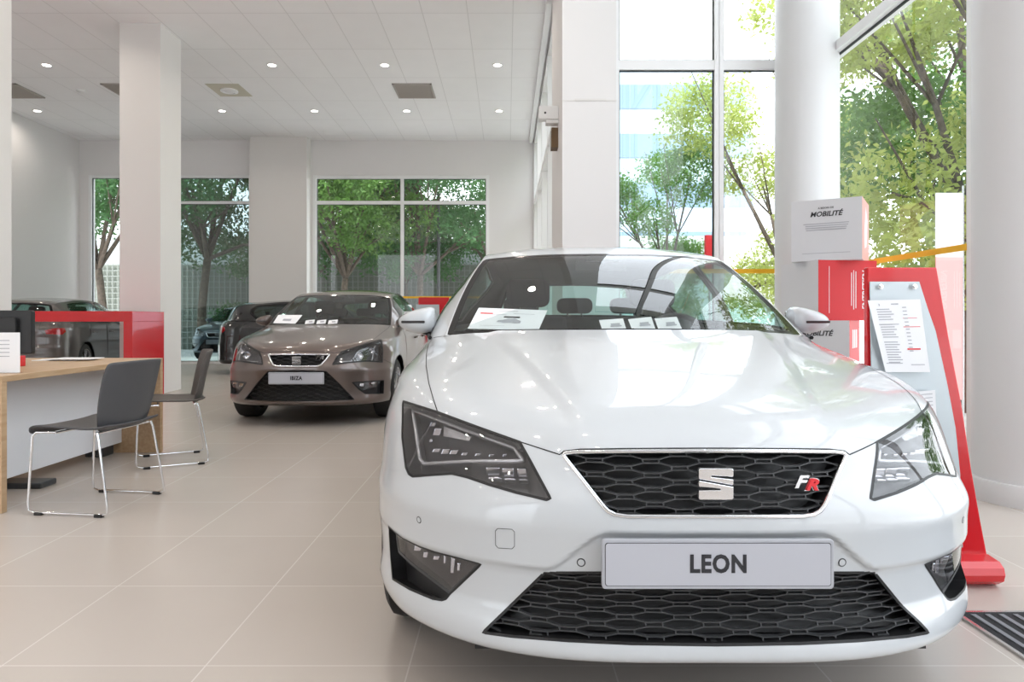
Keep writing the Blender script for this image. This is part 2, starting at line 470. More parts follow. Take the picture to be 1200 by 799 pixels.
def ribbon(mb, patch, uvs, w0, w1, lift=.0006, side=1, closed=False):
    """strip along a uv path: from -w0 to +w1 metres across, raised by lift; appended to an MB, side -1 mirrors"""
    P = patch.ev([q[0] for q in uvs], [q[1] for q in uvs]); N = patch.nrm([q[0] for q in uvs], [q[1] for q in uvs])
    n = len(P)
    if closed: T = np.roll(P, -1, 0)-np.roll(P, 1, 0)
    else: T = np.gradient(P, axis=0)
    T /= np.maximum(np.linalg.norm(T, axis=1), 1e-9)[:, None]
    B = np.cross(N, T)
    A1 = P-B*w0+N*lift; A2 = P+B*w1+N*lift
    V = np.concatenate([A1, A2])
    if side < 0: V[:, 0] *= -1
    fs = [(i, (i+1) % n, (i+1) % n+n, i+n) for i in range(n if closed else n-1)]
    if side < 0: fs = [tuple(reversed(f)) for f in fs]
    mb.add(V, fs)

def wall(mb, patch, uvs, depth, side=1, shrink=0, lift=0, along=None, closed=True):
    """return flange: strip from the loop inwards"""
    P = patch.ev([q[0] for q in uvs], [q[1] for q in uvs]); N = patch.nrm([q[0] for q in uvs], [q[1] for q in uvs])
    c = P.mean(0); D = np.array(along)[None, :]*depth if along is not None else -N*depth
    A1 = P+N*lift; A2 = P+D+(c-P)*shrink; n = len(P)
    V = np.concatenate([A1, A2])
    if side < 0: V[:, 0] *= -1
    mb.add(V, [(i, (i+1) % n, (i+1) % n+n, i+n) for i in range(n if closed else n-1)])

# ------------------------------------------------------------------ the car
CX = [0, .2, .38, .54, .66, .755, .82, .87, .895, .905, .90]
CY = [0, .002, .024, .08, .16, .255, .36, .5, .68, .95, 1.35]
def _row(z, sx_=1, yo=0, yfade=True):
    return [(x*sx_, y+yo*(1-min(1, i/9)) , z) for i, (x, y) in enumerate(zip(CX, CY))]
def front_grid():
    g = [_row(.205, .972, .05), _row(.226, .985, -.002), _row(.250, .995, -.012), _row(.278, .998, -.004), _row(.33, .995, .010),
         _row(.42, 1, .006), _row(.49, 1, .0), _row(.535, 1, -.004)]
    X = [0, .2, .375, .525, .64, .735, .805, .86, .89, .905, .90]
    Y = [.008, .01, .033, .09, .170, .268, .375, .51, .685, .95, 1.35]
    g.append([(x, y, .59) for x, y in zip(X, Y)])
    X = [0, .2, .365, .505, .615, .712, .79, .85, .885, .90, .897]
    Y = [.034, .038, .064, .117, .20, .30, .405, .53, .69, .95, 1.35]
    Z = [.645, .645, .645, .652, .662, .672, .68, .685, .688, .685, .68]
    g.append(list(zip(X, Y, Z)))
    def R(*t): g.append(list(t))
    R((0, .064, .706), (.2, .068, .704), (.345, .088, .700), (.46, .138, .706), (.57, .215, .728), (.67, .31, .752), (.75, .415, .766), (.81, .53, .774), (.855, .69, .776), (.888, .95, .762), (.89, 1.35, .75))
    R((0, .115, .754), (.2, .120, .752), (.33, .142, .755), (.45, .205, .766), (.56, .295, .786), (.655, .395, .804), (.73, .505, .815), (.79, .625, .822), (.84, .76, .826), (.874, 1.0, .825), (.882, 1.35, .82))
    R((0, .25, .810), (.2, .255, .807), (.33, .28, .806), (.44, .34, .812), (.54, .43, .827), (.63, .53, .84), (.705, .64, .848), (.765, .76, .853), (.815, .89, .857), (.853, 1.08, .858), (.868, 1.35, .855))
    R((0, .50, .870), (.19, .505, .867), (.32, .525, .866), (.43, .57, .867), (.525, .64, .873), (.61, .73, .880), (.678, .82, .885), (.738, .92, .888), (.788, 1.03, .89), (.826, 1.17, .891), (.85, 1.35, .889))
    R((0, .80, .926), (.18, .803, .924), (.31, .815, .922), (.42, .845, .921), (.51, .89, .921), (.59, .95, .922), (.655, 1.01, .923), (.71, 1.08, .922), (.76, 1.16, .920), (.80, 1.25, .918), (.83, 1.35, .915))
    R((0, 1.09, .972), (.18, 1.093, .9715), (.31, 1.105, .971), (.42, 1.12, .970), (.51, 1.145, .968), (.59, 1.17, .965), (.655, 1.195, .961), (.705, 1.22, .956), (.745, 1.25, .950), (.785, 1.29, .943), (.815, 1.35, .935))
    return g
Z10 = [.205, .226, .25, .278, .33, .42, .49, .535, .59, .68, .75, .82, .855, .889, .915, .935]
X10 = [.875, .886, .895, .898, .896, .90, .90, .90, .90, .897, .89, .882, .868, .85, .83, .815]
RC = [(.90, 1.35, .815, 1.35, .935), (.895, 1.8, .845, 1.8, .948), (.895, 2.4, .855, 2.4, .962), (.895, 3.0, .852, 3.0, .974), (.895, 3.47, .835, 3.45, .984),
      (.88, 3.80, .80, 3.74, .990), (.835, 4.02, .735, 3.92, .995), (.72, 4.14, .62, 4.02, 1.0), (.5, 4.195, .42, 4.075, 1.002), (.25, 4.215, .22, 4.10, 1.003), (0, 4.22, 0, 4.105, 1.003)]
def rear_grid():
    g = []
    for r in range(16):
        row = []
        fr = (Z10[r]-.205)/.73
        for j, (xm, ym, xt, yt, zt) in enumerate(RC):
            s = min(1, max(0, (X10[r]-.815)/.085)) if r >= 5 else 1
            k = X10[r]/.9 if r < 5 else 1
            rear = min(1, max(0, (j-5)/4))
            yy = yt+(ym-yt)*(s**.8) - (.05*rear if r == 0 else 0) + rear*(.02 if 2 <= r <= 7 else 0)
            row.append((xt*k+(xm-xt)*s*k, yy, .205+fr*(zt-.205)))
        g.append(row)
    return g
TK = [(1.105, .966, .737, 1.235, .952), (1.35, 1.103, .705, 1.47, 1.085), (1.60, 1.233, .662, 1.70, 1.212), (1.86, 1.350, .608, 1.925, 1.326),
      (2.15, 1.415, .590, 2.2, 1.376), (2.55, 1.443, .578, 2.6, 1.396), (3.0, 1.436, .566, 3.05, 1.386), (3.5, 1.395, .545, 3.5, 1.345),
      (3.86, 1.345, .515, 3.80, 1.30), (4.0, 1.19, .56, 3.91, 1.17), (4.085, 1.0, .64, 3.97, .99)]
BK = [(.805, 1.31, .938), (.832, 1.5, .944), (.842, 1.72, .95), (.848, 1.95, .955), (.852, 2.2, .96), (.855, 2.6, .968), (.852, 3.05, .976), (.834, 3.47, .986), (.80, 3.74, .991), (.76, 3.87, .994), (.71, 3.96, .998)]
def top_grid():
    g = []
    for (yc, zc, xe, ye, ze) in TK:
        g.append([(xe*s, yc+(ye-yc)*s**2, zc+(ze-zc)*s**2.6) for s in (0, .22, .44, .64, .80, .92, 1)])
    return g
def side_grid():
    g = []
    n = 5
    for r in range(n):
        t = r/(n-1); row = []
        for (yc, zc, xe, ye, ze), (bx, by, bz) in zip(TK, BK):
            bow = .045*math.sin(PI*t)*min(1, (ze-bz)/.3)
            row.append((xe+(bx-xe)*t**1.15+bow, ye+(by-ye)*t, ze+(bz-ze)*t))
        g.append(row)
    return g

def leon_disp(P):
    P = P.copy(); ax = np.abs(P[:, 0]); z = P[:, 2]; y = P[:, 1]
    # brow line with the set-back panel below it, stepping up around the plate
    zl = np.where(ax < .245, .520, np.where(ax < .40, .520-.095*sstep((ax-.245)/.155), .425))
    m = sstep((zl-z)/.020+.5)*sstep((z-.285)/.05)*(y < .9)*sstep((.80-y)/.2)
    P[:, 1] += .013*m
    # raised centre of the bonnet between two creases
    xc = .30+.24*np.clip((y-.1)/1.0, 0, 1)
    b = (z > .72)*sstep((y-.08)/.12)*(1-sstep((ax-xc)/.05+.5))
    P[:, 2] += .007*b
    return P

def warp(g, f):
    return [[f(*p) for p in row] for row in g]

class Rays:
    def __init__(s, pos): s.o = (-pos[0], -pos[1], CAM_H)
    def px(s, p, side):   # image position on the photo -> ray in car space (mirrored for the left half)
        d = ((p[0]-594)/800, 1, -(p[1]-374)/800)
        return ((-s.o[0], s.o[1], s.o[2]), (-d[0], d[1], d[2])) if side < 0 else (s.o, d)
def tr(patch, rays, pts, side=-1, step=3, closed=True):
    return [patch.hit(*rays.px(p, side)) for p in dens(pts, step, closed)]
def tr_side(patch, pts, step=.02, closed=True):   # (y,z) seen from the side
    return [patch.hit((2.5, p[0], p[1]), (-1, 0, 0)) for p in dens(pts, step, closed)]
def tr_rear(patch, pts, step=.02, closed=True):
    return [patch.hit((p[0], 7, p[1]), (0, -1, 0)) for p in dens(pts, step, closed)]
def tr_front(patch, pts, step=.02, closed=True):
    return [patch.hit((p[0], -3, p[1]), (0, 1, 0)) for p in dens(pts, step, closed)]

def lattice(poly, ysurf, P, q, wh, t, inset, bw, bd, rowoff=0):
    """elongated hexagon mesh clipped to poly (x,z), for the full width"""
    f = P-2*wh; hh = q-t; xs = [p[0] for p in poly]; zs = [p[1] for p in poly]
    x1 = max(xs); z0, z1 = min(zs), max(zs); segs = []
    zc = (z0+z1)/2+rowoff
    for j in range(-9, 10):
        for i in range(-7, 8):
            cx = i*P+(P/2 if j % 2 else 0); cz = zc+j*q
            hexa = [(cx-wh, cz-t), (cx-wh, cz+t), (cx-f/2, cz+hh), (cx+f/2, cz+hh), (cx+wh, cz+t), (cx+wh, cz-t), (cx+f/2, cz-hh), (cx-f/2, cz-hh)]
            segs += [(hexa[k], hexa[(k+1) % 8]) for k in range(8)]
    full = list(poly)+[(-x, z) for x, z in reversed(poly)]
    mb = MB(); seen = set()
    for a, b in segs:
        key = tuple(sorted(((round(a[0], 4), round(a[1], 4)), (round(b[0], 4), round(b[1], 4)))))
        if key in seen: continue
        seen.add(key)
        n = 6; pts = [(a[0]+(b[0]-a[0])*k/n, a[1]+(b[1]-a[1])*k/n) for k in range(n+1)]
        ins = in_poly(np.array([p[0] for p in pts]), np.array([p[1] for p in pts]), full)
        if not ins.any(): continue
        k0 = int(np.argmax(ins)); k1 = n-int(np.argmax(ins[::-1]))
        if k1 <= k0: continue
        A, B = pts[k0], pts[k1]
        ya = ysurf(abs(A[0]), A[1])+inset; yb = ysurf(abs(B[0]), B[1])+inset
        pa = Vector((A[0], ya, A[1])); pb = Vector((B[0], yb, B[1])); d = (pb-pa)/2
        nn = Vector((-d.z, 0, d.x)).normalized()*bw
        mb.obox((pa+pb)/2, d, (0, bd, 0), nn)
    return mb

def make_wheel(parent, loc, R, wd, side, spokes=5, m_rim=None):
    w = bpy.data.objects.new('wheel', None)
    C.objects.link(w); w.parent = parent; w.location = loc; w.empty_display_size = .1
    o = side
    h = wd/2; rr = R*.70
    t = MB(); t.lathe([(rr, -h), (R*.9, -h), (R*.975, -h*.85), (R, -h*.55), (R, h*.55), (R*.975, h*.85), (R*.9, h), (rr, h), (rr, -h)], axis='x', n=48)
    t.build('tyre', M['rubber'], w, smooth='auto')
    r = MB(); m_ = m_rim or M['alloy']
    r.lathe([(rr, h*o), (rr*.965, h*o*.97), (rr*.93, h*o*.6), (rr*.9, -h*.8*o), (rr, -h*o)], axis='x', n=48)
    for k in range(spokes):
        for dd in (-.16, .16):
            a = 2*PI*k/spokes+PI/2
            p0 = Vector((h*o*.75, math.cos(a+dd*2.2)*R*.13, math.sin(a+dd*2.2)*R*.13)); p1 = Vector((h*o*.88, math.cos(a+dd)*rr*.95, math.sin(a+dd)*rr*.95))
            d = (p1-p0)/2; nn = Vector((1, 0, 0)).cross(d).normalized()*R*.045
            r.obox((p0+p1)/2, d, nn, (.012, 0, 0))
    r.lathe([(0, h*o*.85), (R*.1, h*o*.85), (R*.2, h*o*.7), (R*.2, 0)], axis='x', n=24)
    r.build('rim', m_, w, smooth='auto')
    b = MB(); b.lathe([(0, h*o*.15), (R*.52, h*o*.15), (R*.52, h*o*.05), (0, h*o*.05)], axis='x', n=32); b.build('brake_disc', M['dark_grey'], w, smooth='auto')
    return w

def emblem(parent, loc, s, name='emblem'):
    """square badge with the cut S"""
    e = MB(); h = s/2; d = .010
    e.cur = 0
    top = [(-h, .92*h), (-.85*h, h), (.85*h, h*1.0), (h, .90*h), (h, .34*h), (-.15*h, .52*h), (-.15*h, .42*h), (h, -.02*h), (h, -.10*h)]
    a = [(-h, .80*h), (-.94*h, .90*h), (.94*h, .90*h), (h, .80*h), (h, .42*h), (-.25*h, .50*h), (-.28*h, .41*h), (h, .26*h), (h, -.06*h), (-h, .30*h)]
    b = [(h, -.80*h), (.94*h, -.90*h), (-.94*h, -.90*h), (-h, -.80*h), (-h, -.36*h), (.25*h, -.34*h), (.28*h, -.26*h), (-h, -.14*h), (-h, .20*h), (h, -.16*h)]
    e.prism(a, -d, .004); e.prism(b, -d, .004)
    o = e.build(name, M['badge'], parent, bevel=.003, seg=3); o.location = loc
    return o

def seat(parent, x, y, w_, rear=False):
    s = bpy.data.objects.new('rear_bench' if rear else 'front_seat', None); C.objects.link(s); s.parent = parent; s.location = (x, y, 0)
    b = MB()
    b.prism([(-.50, .42), (-.02, .36), (0, .50), (-.50, .55)], -w_, w_, axis='x')
    b.prism([(-.04, .48), (.04, .45), (.22, .92), (.21, 1.03), (.14, 1.04), (.10, 1.0)], -w_*.9, w_*.9, axis='x')
    b.build('seat_upholstery', M['seat_cloth'], s, bevel=.03, seg=3, smooth='auto')
    for hx in ([-.38, 0, .38] if rear else [0]):
        m = MB(); m.prism(rrect(-.125, .125, 1.09 if not rear else 1.06, 1.25 if not rear else 1.17, .045), .13, .20)
        m.tube([(-.05, .165, 1.02), (-.05, .165, 1.1)], .007, 6); m.tube([(.05, .165, 1.02), (.05, .165, 1.1)], .007, 6)
        hr = m.build('headrest', M['seat_cloth'], s, bevel=.02, seg=3, smooth='auto'); hr.location = (hx, 0, 0)
    return s
def build_car(name, label, loc, paint, cfg, rz=0):
    """front of the car faces -Y in its own space; origin on the floor below the number plate"""
    root = thing(name, label, 'car', loc, rz)
    f = cfg['warp']; ray = Rays(cfg['trace_at'])
    F = Patch(warp(front_grid(), f), True, cfg.get('disp'), 2.3, 1.7)
    R = Patch(warp(rear_grid(), f), False, None, 3.6, .75)
    R_u1 = 1.0
    T = Patch(warp(top_grid(), f), True, None, .75, 3.2)
    S = Patch(warp(side_grid(), f), False, None, 3.2, .5, -1)
    wy0, wy1, wr = cfg['wheel_y0'], cfg['wheel_y1'], cfg['wheel_r']
    t = lambda pts, closed=True, st=3: tr(F, ray, pts, cfg['side'], st*cfg.get('step', 1), closed)
    def arch(P, y):
        pts = []
        for k in range(0, 41):
            a = PI*k/40*1.22-.11*PI; pts.append((y-math.cos(a)*wr*1.115, wr+math.sin(a)*wr*1.115))
        top = [P.hit((2.5, max(p[1], .21), 0) if 0 else (2.5, p[0], p[1]), (-1, 0, 0)) for p in pts if p[1] > .2*.99]
        return [(top[0][0], -.02)]+top+[(top[-1][0], -.02)], top
    aF, aFt = arch(F, wy0); aR, aRt = arch(R, wy1)
    head = t(cfg['head']); fog = t(cfg['fog']); 
    intake = t(cfg['intake'], False); intake = [(0, intake[0][1])]+intake+[(0, intake[-1][1])]
    gr = t(cfg['grille'], False); gr = [(0, gr[0][1])]+gr+[(0, gr[-1][1])]
    hl = t(cfg['hood'], False)   # from the windscreen corner to the centre
    hl = [(hl[0][0]+.004, 1.0)]+hl+[(0, hl[-1][1])]
    hood = hl+[(-.001, 1.01), (hl[0][0], 1.01)]
    uf, vf = F.hit((2.5, wy0-wr*.78, .56), (-1, 0, 0)); uh, vh = t([cfg['head_low']], True)[0]
    um, vm = F.hit((2.5, wy0-wr*.62, .50), (-1, 0, 0))
    fender = list(hl[:-2])
    # keep only the part of the bonnet line above the lamp
    j = max(range(len(fender)), key=lambda k: -abs(fender[k][1]-hl[int(len(hl)*.5)][1])) if 0 else None
    fend = t(cfg['hood'][:cfg['hood_to_head']+1], False); fend = [(fend[0][0]+.004, 1.01)]+fend+[(uh, vh), (uf, vf), (um, vm), (um+.03, .1), (um+.03, -.01), (1.01, -.01), (1.01, 1.01)]
    regs = cut(F, [('arch', aF), ('head', head), ('fog', fog), ('intake', intake), ('grille', gr), ('hood', hood), ('fender', fend)], 124, 104, 'bumper')
    reg_obj('bonnet', both(regs['hood']), paint, root)
    reg_obj('front_bumper', both(regs['bumper']), paint, root)
    for sd_ in (1, -1):
        sf = (lambda r: r[:3]) if sd_ > 0 else mirror
        reg_obj('front_wing', sf(regs['fender']), paint, root)
        # ---- headlamp
        hd = bpy.data.objects.new('headlamp', None); C.objects.link(hd); hd.parent = root
        reg_obj('lens', sf(regs['head']), M['lens'], hd)
        hs = reg_obj('lamp_housing', offs(sf(regs['head']), .055), M['lamp_dark'], hd)
        b = MB(); wall(b, F, head, .056, sd_); b.build('lamp_surround', M['black'], hd)
        b = MB(); ribbon(b, F, head, .0, cfg.get('seal', .0035), .0008, sd_, True); ribbon(b, F, head, cfg.get('seal', .0035), 0, .0008, sd_, True); b.build('lamp_seal', M['black'], hd)
        cfg['lamp_detail'](F, t, hd, sd_)
        # ---- fog lamp
        fg = bpy.data.objects.new('fog_lamp', None); C.objects.link(fg); fg.parent = root
        b = MB(); wall(b, F, fog, .05, sd_, 0, .0004); ribbon(b, F, fog, .003, .003, .0005, sd_, True); b.build('lamp_surround', M['black'], fg)
        reg_obj('lamp_housing', offs(sf(regs['fog']), .045), M['black'], fg)
        fl = t(cfg['fog_lens'])
        rg = cut(F, [('x', fl)], 96, 84)['x']
        reg_obj('lens', offs(sf(rg), .004), M['lens'], fg); reg_obj('reflector', offs(sf(rg), .03), M['lamp_dark'], fg)
        b = MB(); ribbon(b, F, fl, .004, .004, -.003, sd_, True); b.build('lens_edge', M['dark_grey'], fg)
        b = MB()
        for (q, wq, hq) in cfg['fog_glints']:
            uv = t([q])[0]; p = F.ev([uv[0]], [uv[1]])[0]; n = F.nrm([uv[0]], [uv[1]])[0]; p = p-n*.02
            b.obox((p[0]*sd_, p[1], p[2]), (wq, 0, 0), (0, .004, 0), (wq*.2, 0, hq))
        b.build('reflector_facets', M['reflector'], fg, bevel=.002)
    # ---- seams
    b = MB()
    for sd_ in (1, -1):
        ribbon(b, F, hl, .0016*cfg.get('seamw', 1), .0016*cfg.get('seamw', 1), .0005, sd_)
        ln = [(uh+(uf-uh)*k/12, vh+(vf-vh)*k/12) for k in range(13)]
        if cfg['side'] > 0: ribbon(b, F, ln, .0012, .0012, .0005, sd_)
    b.build('panel_seam', M['seam'], root)
    # ---- grille
    g = bpy.data.objects.new('upper_grille', None); C.objects.link(g); g.parent = root
    b = MB(); path = gr
    P3 = F.ev([q[0] for q in path], [q[1] for q in path]); P3[:, 0] = np.maximum(P3[:, 0], 0); P3 = list(map(tuple, P3))
    ring = [tuple(p) for p in P3]+[(-p[0], p[1], p[2]) for p in reversed(P3)]
    ring = [p for i, p in enumerate(ring) if i == 0 or math.dist(p, ring[i-1]) > .003]
    if math.dist(ring[0], ring[-1]) < .003: ring.pop()
    c0 = Vector((0, sum(p[1] for p in ring)/len(ring), sum(p[2] for p in ring)/len(ring)))
    cw = cfg.get('chrome_w', .0055)
    b.tube([(p[0]*.992, p[1]+.002, c0.z+(p[2]-c0.z)*.965) for p in ring], cw, 10, True)
    b.build('chrome_surround', M['chrome'], g, smooth=True)
    b = MB(); n = len(ring)
    b.add([(p[0]*.995, p[1]+.0, c0.z+(p[2]-c0.z)*.97) for p in ring]+[(p[0]*.96, p[1]+.06, c0.z+(p[2]-c0.z)*.92) for p in ring], [(i, (i+1) % n, (i+1) % n+n, i+n) for i in range(n)])
    b.build('opening_flange', M['black'], g)
    rg = both(regs['grille']); rg = (rg[0]+np.array([0, .055, 0]), rg[1], rg[2]); reg_obj('grille_backing', rg, M['black'], g)
    def ys(x, z):
        uv = F.hit((x, -3, z), (0, 1, 0)); p = F.ev([uv[0]], [uv[1]])[0]; return float(p[1])
    gp = [(p[0], p[2]) for p in P3]
    L = cfg['lat']
    lattice(gp, ys, L['P'], L['q'], L['wh'], L['t'], .018, L['bw'], .006).build('honeycomb_mesh', M['dark_grey'] if cfg['side'] < 0 else M['black'], g)
    e = emblem(root, (0, float(min(p[1] for p in P3))+(.002 if cfg['side'] < 0 else -.008), (min(p[1] for p in gp)+max(p[1] for p in gp))/2+cfg.get('emb_up', 0)), cfg['emblem'])
    # ---- lower intake
    g2 = bpy.data.objects.new('lower_grille', None); C.objects.link(g2); g2.parent = root
    P3 = F.ev([q[0] for q in intake], [q[1] for q in intake]); P3[:, 0] = np.maximum(P3[:, 0], 0)
    ip = [(p[0], p[2]) for p in P3]
    rg = both(regs['intake']); rg = (rg[0]+np.array([0, .06, 0]), rg[1], rg[2]); reg_obj('grille_backing', rg, M['black'], g2)
    b = MB()
    for sd_ in (1, -1): wall(b, F, intake, .07, sd_, 0, .0004, along=(0, 1, 0), closed=False); ribbon(b, F, intake, .0035, .0035, .0005, sd_)
    b.build('opening_flange', M['black'], g2)
    lattice(ip, ys, L['P'], L['q2'], L['wh'], L['t'], .022, L['bw'], .006).build('honeycomb_mesh', M['dark_grey'] if cfg['side'] < 0 else M['black'], g2)
    # ---- rear body
    def side_poly(pts): return tr_side(R, pts, .03)
    zb = 1.2
    fd = [(0.004, .09)]+[R.hit((2.5, y, z), (-1, 0, 0)) for y, z in dens([f(.9, 1.43, .27)[1:], f(.9, 2.40, .27)[1:]], .03, False)]
    y1 = f(.9, 1.42, .3)[1]; y2 = f(.9, 2.42, .3)[1]; y3 = f(.9, 3.12, .3)[1]; y4 = f(.9, 3.24, .3)[1]
    def uv_at(y, z): return R.hit((2.5, y, z), (-1, 0, 0))
    a0 = uv_at(y1, .30); a1 = uv_at(y2, .30); a2 = uv_at(y3, .30); a3 = uv_at(y4, .62); a4 = uv_at(y4+.02, .9)
    door1 = [(a0[0], 1.01), a0, a1, (a1[0], 1.01)]
    door2 = [(a1[0], 1.01), a1, a2, a3, (a4[0], 1.01)]
    tail = tr_rear(R, [(p[0], p[1]) for p in cfg['tail']], .02)
    hatch = [R.hit((x, 7, z), (0, -1, 0)) for x, z in dens([(.40, .99), (.40, .86), (.50, .74), (.50, .60), (0, .60)], .03, False)]
    hatch = [(hatch[0][0], 1.01)]+hatch+[(1.01, hatch[-1][1]), (1.01, 1.01)]
    rr = cut(R, [('arch', aR), ('tail', tail), ('door1', door1), ('door2', door2), ('hatch', hatch)], 90, 40, 'rear')
    reg_obj('rear_body', both(rr['rear']), paint, root)
    reg_obj('tailgate', both(rr['hatch']), paint, root)
    for sd_ in (1, -1):
        sf = (lambda r: r[:3]) if sd_ > 0 else mirror
        for dn in ('door1', 'door2'):
            d = reg_obj('front_door' if dn == 'door1' else 'rear_door', sf(rr[dn]), paint, root)
            yh = (y2-.16) if dn == 'door1' else (y4-.16)
            uv = R.hit((2.5, yh, .80), (-1, 0, 0)); p = R.ev([uv[0]], [uv[1]])[0]
            b = MB(); b.tube([((p[0]+.004)*sd_, yh-.09, .795), ((p[0]+.028)*sd_, yh-.07, .80), ((p[0]+.028)*sd_, yh+.07, .803), ((p[0]+.004)*sd_, yh+.09, .80)], .011, 8)
            b.build('door_handle', paint, d, smooth='auto')
        tl = reg_obj('tail_lamp', sf(rr['tail']), M['tail'], root)
        b = MB(); wall(b, R, tail, .02, sd_); b.build('lamp_surround', M['black'], tl)
    b = MB()
    for sd_ in (1, -1):
        for pth in (door1, door2, hatch):
            pp = dens([(min(max(q[0], 0), 1), min(max(q[1], 0), 1)) for q in pth], .02, False)
            ribbon(b, R, pp, .002, .002, .0005, sd_)
        bp = warp([[(x+.003, y, z+.004) for x, y, z in BK]], f)[0]
        b.tube([(p[0]*sd_, p[1], p[2]) for p in bp], .009, 6)
    b.build('belt_moulding', M['black'], root)
    # ---- glasshouse
    ws = dens([(0, .004), (.955, .004), (.962, .02), (.955, .255), (.94, .285), (.90, .296), (0, .296)], .02)
    rw = dens([(0, .83), (.80, .83), (.86, .85), (.88, .96), (.84, .985), (0, .985)], .02)
    tt = cut(T, [('ws', ws), ('rw', rw)], 30, 110, 'roof')
    roof = both(tt['roof']); 
    wf = dens([(.115, .90), (.455, .93), (.455, .10), (.30, .09), (.20, .12)], .01); wr2 = dens([(.475, .93), (.70, .93), (.735, .55), (.73, .3), (.70, .12), (.475, .10)], .01)
    ss = cut(S, [('wf', wf), ('wr', wr2)], 110, 20, 'pillar')
    reg_obj('roof', join(roof, both(ss['pillar'])), paint, root)
    reg_obj('headliner', join(offs(roof, .014), offs(both(ss['pillar']), .014)), M['headliner'], root)
    reg_obj('windscreen', both(tt['ws']), M['windscreen_glass'], root)
    reg_obj('rear_window', both(tt['rw']), M['car_glass'], root)
    b = MB()
    for sd_ in (1, -1):
        for lp, k in ((ws, .022), (rw, .03)):
            lp2 = [q for q in lp if q[0] > 1e-6] 
            lp2 = [(0, lp2[0][1])]+lp2+[(0, lp2[-1][1])]
            ribbon(b, T, lp2, .006, .006, .001, sd_); ribbon(b, T, lp2, -.004, k, .0006, sd_) ; 
        for lp in (wf, wr2): ribbon(b, S, lp, .012, .012, .001, sd_, True)
        reg_obj('side_window', (lambda r: r[:3])(ss['wf']) if sd_ > 0 else mirror(ss['wf']), M['car_glass'], root)
        reg_obj('side_window', (lambda r: r[:3])(ss['wr']) if sd_ > 0 else mirror(ss['wr']), M['car_glass'], root)
    b.build('window_seal', M['frit'], root)
    # cowl between bonnet and glass
    us = np.linspace(0, 1, 20); A1 = F.ev(us, us*0+1)-np.array([0, .01, .008]); A2 = T.ev(us, us*0+.004)-np.array([0, -.02, .008]); A3 = A1-np.array([0, 0, .10])
    V = np.concatenate([A1, A2, A3]); b = MB(); fs = [(i, i+1, i+21, i+20) for i in range(19)]+[(i, i+1, i+41, i+40) for i in range(19)]
    b.add(V, fs); V2 = V.copy(); V2[:, 0] *= -1; b.add(V2, fs); b.build('scuttle', M['black'], root, smooth=True)
    # ---- underside, wells, wheels
    b = MB(); w2 = f(.78, 0, 0)[0]; ye = f(0, 4.1, 0)[1]; yb = f(0, 1.2, 0)[1]
    b.box(-w2, w2, wy0+wr*1.2, wy1-wr*1.2, .19, .23); b.box(-w2*.72, w2*.72, .12, ye, .20, .24)
    b.box(-w2*.95, w2*.95, .38, wy0-wr*1.15, .215, .23)
    b.build('underbody', M['black'], root)
    for sd_ in (1, -1):
        for y in (wy0, wy1):
            b = MB(); x1 = f(.845, 0, 0)[0]; x0 = x1-.27
            n = 24; a0_ = -.12*PI; a1_ = PI*1.12
            vs = []
            for x in (x0, x1):
                for k in range(n+1):
                    a = a0_+(a1_-a0_)*k/n; vs.append((x*sd_, y-math.cos(a)*wr*1.13, wr+math.sin(a)*wr*1.13))
            b.add(vs, [(k, k+1, n+2+k, n+1+k) for k in range(n)]+[tuple(range(n+1))])
            b.build('wheel_arch_liner', M['black'], root)
            make_wheel(root, (f(.764, 0, 0)[0]*sd_, y, wr), wr, .215, sd_)
        for P, lp in ((F, aFt), (R, aRt)): b = MB(); ribbon(b, P, lp, .001, .007, .001, sd_); b.build('arch_lip', M['black'], root)
    # ---- interior
    it = bpy.data.objects.new('cabin', None); C.objects.link(it); it.parent = root
    b = MB(); b.prism([f(0, y, z)[1:] for y, z in [(1.19, .945), (1.40, .962), (1.64, .95), (1.74, .90), (1.72, .60), (1.13, .60), (1.13, .93)]], -w2*.86, w2*.86, axis='x')
    b.build('dashboard', M['interior'], it, bevel=.012)
    b = MB()
    for s_ in (1, -1):
        b.prism([f(0, y, z)[1:] for y, z in [(1.25, .25), (3.9, .25), (3.9, .97), (1.45, .93), (1.25, .90)]], s_*w2*.985, s_*w2*.965, axis='x')
    b.box(-w2*.96, w2*.96, f(0, 1.3, 0)[1], f(0, 3.9, 0)[1], .25, .3)
    b.prism([f(0, y, z)[1:] for y, z in [(3.30, .5), (3.42, .93), (3.9, .93), (3.9, .5)]], -w2*.9, w2*.9, axis='x')
    b.build('cabin_lining', M['interior'], it)
    for x in (-.36, .36): seat(it, x*w2/.78, f(0, 2.22, 0)[1], .25)
    seat(it, 0, f(0, 3.12, 0)[1], .58, True)
    b = MB(); sxp = cfg.get('drive', 1)*.36*w2/.78; cy = f(0, 1.80, 0)[1]
    b.tube([(sxp+.185*math.cos(a), cy+.04*math.sin(a), .86+.18*math.sin(a)) for a in [2*PI*k/28 for k in range(28)]], .014, 8, True)
    b.obox((sxp, cy+.005, .85), (.17, 0, 0), (0, .015, 0), (0, 0, .025)); b.obox((sxp, cy-.12, .82), (.03, 0, 0), (0, .13, 0), (0, 0, .03))
    b.build('steering_wheel', M['interior'], it, bevel=.004)
    b = MB(); q = f(0, 1.86, 1.348); z = q[2]; y = q[1]
    b.prism([(-.13, z-.085), (.13, z-.085), (.125, z-.02), (-.125, z-.02)], y+.06, y+.085); b.box(-.012, .012, y+.02, y+.07, z-.05, z-.02)
    b.prism([(-.085, z-.035), (.085, z-.035), (.06, z-.008), (-.06, z-.008)], y-.02, y+.06)
    b.build('interior_mirror', M['dark_grey'], it, bevel=.006)
    # wipers
    b = MB()
